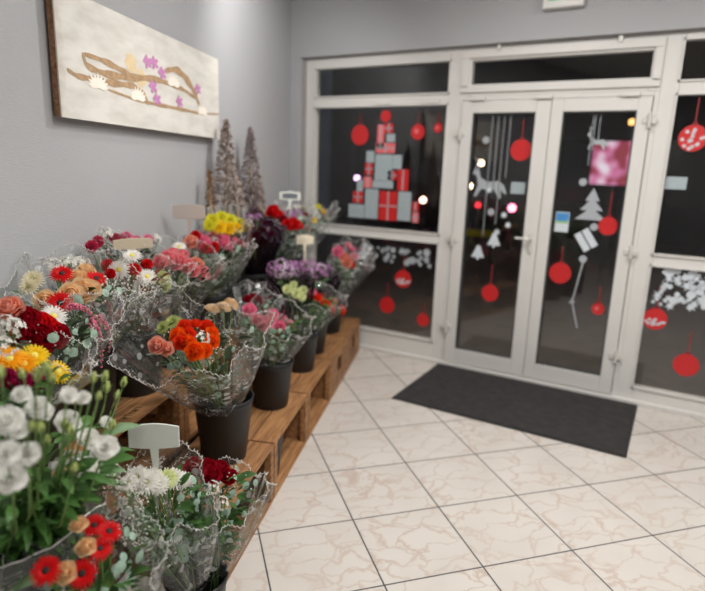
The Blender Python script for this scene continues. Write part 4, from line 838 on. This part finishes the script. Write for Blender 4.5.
# ---------------------------------------------------------------- stickers and hangings on the glass (room side, y = .03)
GY = .0265
def circ(cx, cz, r, n=28, sq=1.0): return [(cx+r*math.cos(2*PI*i/n), cz+r*sq*math.sin(2*PI*i/n)) for i in range(n)]
places = ['left window, left of the parcel tree', 'left window, right of the parcel tree', 'left window, small one by the mullion', 'left door leaf, near the top', 'left door leaf, low down', 'right door leaf, at mid height on the left', 'right door leaf, lit below by a lamp outside', 'right door leaf, small one low down', 'right window, upper pane, covered with white snowflakes', 'right window, lower pane, with a white band', 'right window, lowest plain one', 'lower left pane, left one of three', 'lower left pane, top one of three', 'lower left pane, right one of three']
for ((x, z), r, ztop, kind), pl in zip(BAUB, places):
    r *= .87
    rt = thing('bauble_sticker', 'red bauble sticker with ribbon on the '+pl, 'window sticker', (x, GY, z), 0, 'red bauble stickers')
    b = MB(); b.prism(circ(0, 0, r*.96), 0, .0015); ba = b.build('bauble_disc', M['red_vinyl'] if kind != 'snow' else M['red_vinyl'], rt)
    zt = ztop-z
    if zt > r+.02:
        b = MB(); b.prism([(-.004, r*.9), (.004, r*.9), (.004, zt), (-.004, zt)], 0, .0015)
        b.prism([(-.016, r+.014), (0, r+.003), (.016, r+.014), (.015, r-.004), (0, r+.0), (-.015, r-.004)], -.0012, -.0002); b.build('ribbon', M['ribbon_vinyl'], rt)
    b = MB()
    if kind in ('snow', 'band'):
        rr = random.Random(3)
        for i in range(16):
            a = rr.random()*6.28; q = r*.8*rr.random()**.5
            cx, cz = q*math.cos(a), q*math.sin(a)
            if kind == 'band': cz = -r*.25+.35*(cz)
            for k in range(3):
                aa = PI*k/3+i; l = r*.15; w = r*.028; dx, dz = math.cos(aa), math.sin(aa)
                b.prism([(cx-dx*l-dz*w, cz-dz*l+dx*w), (cx+dx*l-dz*w, cz+dz*l+dx*w), (cx+dx*l+dz*w, cz+dz*l-dx*w), (cx-dx*l+dz*w, cz-dz*l-dx*w)], -.0012-k*.0003, -.0002)
        b.build('snow_pattern', M['white_vinyl'], ba)
    elif kind == 'glint':
        b.prism(circ(-r*.2, r*.1, r*.32, 14), -.001, -.0002); b.build('highlight_print', M['pink_vinyl'], ba)
# parcel tree
cxs = sum(p[0] for p in PARCELS)/len(PARCELS)
rt = thing('parcel_tree_sticker', 'Christmas tree sticker of stacked red and grey gift parcels on the left window', 'window sticker', (cxs, GY, PARCELS[-3][1]))
bx, bz = cxs, PARCELS[-3][1]
for i, (x0, z0, x1, z1, c) in enumerate(PARCELS):
    x0, x1 = sorted((x0-bx, x1-bx)); z0, z1 = sorted((z0-bz, z1-bz)); g_ = .003
    b = MB(); b.box(x0+g_, x1-g_, 0, .0015, z0+g_, z1-g_); o_ = b.build('parcel', M[{'r': 'red_vinyl', 'w': 'grey_vinyl'}.get(c[0], 'red_vinyl') if c != 'rw' else 'pink_vinyl'], rt)
    b = MB(); mx = (x0+x1)/2; mz = (z0+z1)/2
    b.box(mx-.006, mx+.006, -.0012, -.0002, z0+g_, z1-g_)
    if i % 2: b.box(x0+g_, x1-g_, -.0012, -.0002, mz-.005, mz+.005)
    b.build('parcel_ribbon', M['frost_vinyl'] if c[0] == 'r' else M['grey_vinyl'], o_)
b = MB(); b.prism(circ(PTOP[0]-bx, PTOP[1]-bz, .05, 20), 0, .0015); b.build('top_rosette', M['red_vinyl'], rt)
# white vinyl motifs
def star(cx, cz, r, n=6, k=.5): return [(cx+(r if i % 2 == 0 else r*k)*math.cos(PI*i/n+.3), cz+(r if i % 2 == 0 else r*k)*math.sin(PI*i/n+.3)) for i in range(2*n)]
def strings(b, pts, z1):
    for x, z in pts: b.prism([(x-.0025, z), (x+.0025, z), (x+.0025, z1), (x-.0025, z1)], 0, .0012)
def deer(b, cx, cz, k):
    body = [(-.10, .0), (-.06, .03), (.02, .02), (.07, .05), (.085, .10), (.12, .10), (.13, .075), (.10, .06), (.085, .0), (.11, -.08), (.095, -.085), (.06, -.03), (-.03, -.03), (-.07, -.09), (-.085, -.085), (-.075, -.03), (-.11, -.06), (-.12, -.05)]
    b.prism([(cx-x*k, cz+z*k) for x, z in body], 0, .0012)
    for ox in (0, .02):
        b.prism([(cx-(.09+ox)*k, cz+.1*k), (cx-(.1+ox)*k, cz+.1*k), (cx-(.08+ox)*k, cz+.15*k), (cx-(.11+ox)*k, cz+.19*k), (cx-(.07+ox)*k, cz+.155*k), (cx-(.05+ox)*k, cz+.17*k), (cx-(.075+ox)*k, cz+.14*k)], 0, .0012)
def wv(name, label, fn, mat='frost_vinyl'):
    b = MB(); fn(b); xs = [v[0] for v in b.v]; zs = [v[2] for v in b.v]; x0 = sum(xs)/len(xs); z0 = min(zs)
    b.v = [(v[0]-x0, v[1], v[2]-z0) for v in b.v]
    o = b.build(name, M[mat]); o.location = (x0, GY+.0008, z0); return tag(o, label, 'window sticker')
D = DECAL
wv('reindeer_sticker', 'pale leaping reindeer sticker on the left door leaf', lambda b: deer(b, D['deer'][0], D['deer'][1], 1.15))
def string_set(label, strs, stars, balls):
    x0, z0 = strs[0][0], 2.09; rt = thing('string_sticker', label, 'window sticker', (x0, GY+.0008, z0))
    for x, z in strs: b = MB(); b.prism([(x-x0-.0025, z-z0), (x-x0+.0025, z-z0), (x-x0+.0025, 0), (x-x0-.0025, 0)], 0, .0012); b.build('string', M['frost_vinyl'], rt)
    for x, z in stars: b = MB(); b.prism(star(x-x0, z-z0, .03), -.001, .0002); b.build('star', M['white_vinyl'], rt)
    for x, z in balls: b = MB(); b.prism(circ(x-x0, z-z0, .028, 14), -.001, .0002); b.build('ball', M['frost_vinyl'], rt)
string_set('pale string sticker with hanging stars and balls on the left door leaf', [(x, (1.15, 1.5, 1.25, 1.62)[q]) for q, (x, z) in enumerate(D['lstr'][:4])], D['lstr'][4:], D['bells'][2:])
def bell(b, x, z, k=.07): b.prism([(x-k, z-k*.8), (x+k, z-k*.8), (x+k*.55, z+.2*k), (x+k*.25, z+k), (x-k*.25, z+k), (x-k*.55, z+.2*k)], 0, .0012); b.prism(circ(x, z-k*.95, k*.22, 10), 0, .0012)
wv('bell_sticker', 'pale pair of bells sticker below the reindeer on the left door leaf', lambda b: (bell(b, *D['bells'][0], .055), bell(b, *D['bells'][1], .055)), 'white_vinyl')
string_set('pale string sticker with baubles hanging from the top of the right door leaf', D['rstr'], [], D['rball'])
wv('reindeer_sticker', 'small pale reindeer sticker high on the right door leaf', lambda b: deer(b, D['rdeer'][0], D['rdeer'][1], .6))
def xtree(b, x, z):
    for i in range(3): w = .05+.03*i; zz = z+.08-.07*i; b.prism([(x-w, zz-.05), (x+w, zz-.05), (x, zz+.045)], 0+i*.0003, .0012+i*.0003)
wv('fir_sticker', 'pale fir tree sticker in the middle of the right door leaf', lambda b: xtree(b, *D['rtree']))
def gift(b, x, z):
    for (cx, cz, w, h_) in ((-.03, 0, .05, .075), (.03, 0, .05, .075)):
        a = .6; q = [(cx-w/2, cz-h_), (cx+w/2, cz-h_), (cx+w/2, cz+h_), (cx-w/2, cz+h_)]
        b.prism([(x+u0*math.cos(a)-v0*math.sin(a), z+u0*math.sin(a)+v0*math.cos(a)) for u0, v0 in q], 0, .0012)
wv('gift_sticker', 'pale tilted gift parcel sticker on the right door leaf below the fir tree', lambda b: gift(b, *D['rgift']), 'white_vinyl')
def rrib(b):
    p = D['rrib']; 
    for i in range(2): a, c_ = p[i], p[i+1]; b.prism([(a[0]-.006, a[1]), (a[0]+.006, a[1]), (c_[0]+.005, c_[1]), (c_[0]-.005, c_[1])], 0, .0012)
    b.prism(star(p[1][0], p[1][1], .035, 4, .3), 0.0005, .0016)
wv('ribbon_sticker', 'pale trailing ribbon and bow sticker low on the right door leaf', rrib)
def snowfield(b, a, c_, n, seed, r0=.02, r1=.055):
    rr = random.Random(seed); x0, x1 = sorted((a[0], c_[0])); z0, z1 = sorted((a[1], c_[1]))
    for i in range(n):
        r = rr.uniform(r0, r1); x = rr.uniform(x0, x1); z = z1-(z1-z0)*rr.random()**1.2
        b.prism(circ(x, z, r, 16) if i % 3 == 0 else star(x, z, r*1.25, 6, .35), (i % 40)*.0004-.014, .0012-.014+(i % 40)*.0004)
sn = wv('snow_sticker', 'pale snowflake and dot stickers along the top of the lower left pane', lambda b: snowfield(b, (.62, D['lowL'][0][1]), (1.5, D['lowL'][1][1]), 62, 2, .012, .034), 'frost_vinyl'); 
sn = wv('snow_sticker', 'dense cluster of white snowflake stickers along the top of the lower right pane', lambda b: snowfield(b, (3.22, 1.03), (4.0, D['lowR'][1][1]-.06), 150, 3, .012, .036), 'white_vinyl')
# papers
for i, ((x, z), w, h_, k) in enumerate(PAPERS):
    b = MB(); b.box(-w*.5, w*.5, 0, .0012, -h_*.5, h_*.5)
    nm = ['opening_hours_card', 'notice_card', 'poster'][i]
    o = b.build(nm, M['grey_vinyl'] if k == 'grey' else M['white_vinyl']); o.location = (x, GY, z)
    tag(o, ['small grey notice card below the red bauble on the left door leaf', 'pale grey notice card on the upper pane of the right window', 'small blue and white poster on the right door leaf'][i], 'notice')
    if k == 'poster':
        b = MB(); b.box(-w*.46, w*.46, -.0012, -.0002, h_*.05, h_*.46); b.build('blue_print', plain('print_blue', (70, 140, 200), .5), o)
        b = MB(); b.box(-w*.46, w*.46, -.0012, -.0002, -h_*.05, h_*.03); b.build('green_print', plain('print_green', (130, 190, 90), .5), o)

# ---------------------------------------------------------------- outside
b = MB(); b.box(-8, 14, .06, 16, -.06, -.01); struct(b.build('ground', M['asphalt']))
def sign_mat():
    m, nt, b, o = newmat('glowing_sign')
    tc = N(nt, 'ShaderNodeTexCoord'); nz = N(nt, 'ShaderNodeTexNoise'); nz.inputs['Scale'].default_value = 3.2; nz.inputs['Detail'].default_value = 1; nt.links.new(tc.outputs['Object'], nz.inputs['Vector'])
    rp = N(nt, 'ShaderNodeValToRGB'); e = rp.color_ramp.elements; e[0].position = .42; e[0].color = (*lin((160, 60, 75)), 1); e[1].position = .62; e[1].color = (1, .85, .95, 1)
    k = e.new(.5); k.color = (*lin((228, 130, 175)), 1)
    nt.links.new(nz.outputs[0], rp.inputs[0]); nt.links.new(rp.outputs[0], b.inputs['Emission Color']); b.inputs['Emission Strength'].default_value = .8
    b.inputs['Base Color'].default_value = (.02, .02, .02, 1); return m
oa, ob = OUT['screen']
scr = thing('illuminated_sign', 'pink and white glowing sign across the street behind the right door leaf', 'sign', ((oa[0]+ob[0])/2, oa[1], 0))
sw, sz0_, sz1_ = abs(ob[0]-oa[0])/2, ob[2], oa[2]
b = MB(); b.box(-sw, sw, 0, .12, sz0_, sz1_); b.build('sign_box', sign_mat(), scr, bevel=.03)
b = MB(); b.box(-.03, .03, .04, .1, 0, sz0_); b.build('sign_post', M['seal'], scr)
lc = dict(warm=((255, 215, 180), 14), pink=((255, 120, 150), 9), lilac=((240, 190, 240), 5), rose=((255, 190, 170), 10), amber=((255, 190, 110), 3), red=((230, 50, 60), 3))
ln = ['bright warm street lamp behind the lit bauble of the right door leaf', 'warm street lamp beside the reindeer, upper one on the left door leaf', 'warm street lamp beside the reindeer, lower one at the door edge', 'pinkish red car light seen low through the left door leaf', 'lilac street lamp seen left of the parcel tree', 'rosy street lamp seen right of the parcel tree', 'small amber lamp near the top right of the right door leaf', 'small red tail light behind the left door leaf']
for i, (p, r, c) in enumerate(OUT['lamps']):
    rt = thing('street_lamp', ln[i], 'lamp', (p[0], p[1], 0), 0, 'lights of the street outside')
    b = MB(); b.ball((0, 0, p[2]), r*.5, 1, 14, 9); b.build('globe', emis('lamp_%d' % i, *lc[c]), rt, True)
    b = MB(); b.tube([(0, .0, 0), (0, .0, p[2]-r*.45)], .03, 8); b.build('post', M['seal'], rt)
ya, yb = OUT['yellow']
b = MB(); b.box(0, abs(yb[0]-ya[0]), 0, .05, -.06, .06); o = b.build('street_barrier', plain('yellow_paint', (190, 175, 30), .5)); o.location = (ya[0], ya[1], ya[2]); tag(o, 'yellow band of a barrier outside, seen through the left door leaf', 'barrier')
o2 = MB(); o2.box(.05, .1, 0, .05, -ya[2], -.06); o2.box(abs(yb[0]-ya[0])-.1, abs(yb[0]-ya[0])-.05, 0, .05, -ya[2], -.06); o2.build('barrier_post', M['seal'], o)
o.data.materials[0].node_tree.nodes['Principled BSDF'].inputs['Emission Color'].default_value = (0, 0, 0, 1)
bd = link('street_facade', None); bd.location = (2, 12, 0); tag(bd, 'dark building front across the street seen through the glass', 'building')
b = MB(); b.box(-9, 10, 0, .5, 0, 7); b.build('facade_wall', plain('facade', (70, 66, 66), .9, var=.3, scale=2), bd)
for i in range(6):
    b = MB(); b.box(-8+i*3, -6.6+i*3, -.03, 0.001, 1.0, 2.6); b.build('facade_window', plain('facade_glass', (30, 34, 40), .2), bd)

# ---------------------------------------------------------------- ceiling lights
def area(loc, size, power, col=(1, .98, .95)):
    l = bpy.data.lights.new('ceiling_lamp', 'AREA'); l.shape = 'DISK'; l.size = size; l.energy = power; l.color = col
    o = bpy.data.objects.new('lamp_light', l); COL.objects.link(o); o.location = loc; return o
ld = emis('lamp_diffuser', (255, 246, 232), 6)
for i, (x, y, p) in enumerate(LAMPS):
    rt = thing('ceiling_light', 'round recessed ceiling light', 'ceiling light', (x, y, 3.2), 0, 'round ceiling lights above the shop')
    b = MB(); b.lathe([(.15, 0), (.17, -.004), (.17, -.02), (.15, -.02)], 28); b.build('trim_ring', M['pvc'], rt)
    b = MB(); b.lathe([(0.001, -.012), (.15, -.012)], 28); b.build('diffuser', ld, rt)
    l = area((0, 0, -.03), .3, p); l.parent = rt
for (loc, tgt, pw_, ang_) in SPOTS:
    l = bpy.data.lights.new('spot', 'SPOT'); l.energy = pw_; l.spot_size = R_(ang_); l.spot_blend = .9; l.shadow_soft_size = .04; l.color = (1, .97, .93)
    rt = thing('ceiling_spotlight', 'unseen white ceiling spotlight aimed at the flowers and the wall', 'spotlight', loc, 0, 'ceiling spotlights')
    v = (Vector(tgt)-Vector(loc)).normalized()
    b = MB(); b.tube([-v*.10, v*.0], [.04, .045], 14); b.build('lamp_head', M['pvc'], rt, True)
    b = MB(); b.tube([-v*.06, (-v*.06)*Vector((1, 1, 0))+Vector((0, 0, 3.2-loc[2]))], .01, 8); b.build('stem', M['pvc'], rt)
    o = bpy.data.objects.new('spot_light', l); COL.objects.link(o); o.parent = rt; o.location = v*.02; o.rotation_mode = 'QUATERNION'; o.rotation_quaternion = v.to_track_quat('-Z', 'Y')
sl = bpy.data.lights.new('street', 'AREA'); sl.shape = 'RECTANGLE'; sl.size = .5; sl.size_y = .3; sl.energy = 45; sl.color = (1, .85, .7)  # unseen lamp added to light the pavement outside
rt = thing('added_floodlight', 'added unseen floodlight that brightens the pavement outside the shop window', 'light', (2.4, .5, 3.3)); b = MB(); b.box(-.25, .25, -.15, .15, 0.01, .1); b.build('housing', M['seal'], rt)
so = bpy.data.objects.new('flood', sl); COL.objects.link(so); so.parent = rt

# ---------------------------------------------------------------- world, camera, view
sc = bpy.context.scene
w = bpy.data.worlds.new('night'); sc.world = w; w.use_nodes = True
w.node_tree.nodes['Background'].inputs[0].default_value = (.012, .014, .02, 1); w.node_tree.nodes['Background'].inputs[1].default_value = 1
cd = bpy.data.cameras.new('camera'); co = bpy.data.objects.new('camera', cd); COL.objects.link(co); sc.camera = co
cd.sensor_fit = 'HORIZONTAL'; cd.sensor_width = 36; cd.lens = CAM['f']/705*36; cd.clip_start = .05
r = CAM['rot']; mt = Matrix(((r[0][0], r[0][1], r[0][2], CAM['loc'][0]), (r[1][0], r[1][1], r[1][2], CAM['loc'][1]), (r[2][0], r[2][1], r[2][2], CAM['loc'][2]), (0, 0, 0, 1)))
co.matrix_world = mt
cd.dof.use_dof = True; cd.dof.focus_distance = 1.95; cd.dof.aperture_fstop = 1.4
sc.view_settings.view_transform = 'Standard'; sc.view_settings.look = 'None'; sc.view_settings.gamma = 1; sc.view_settings.exposure = EXPO
sc.view_settings.use_curve_mapping = False
sc.cycles.transparent_max_bounces = 24
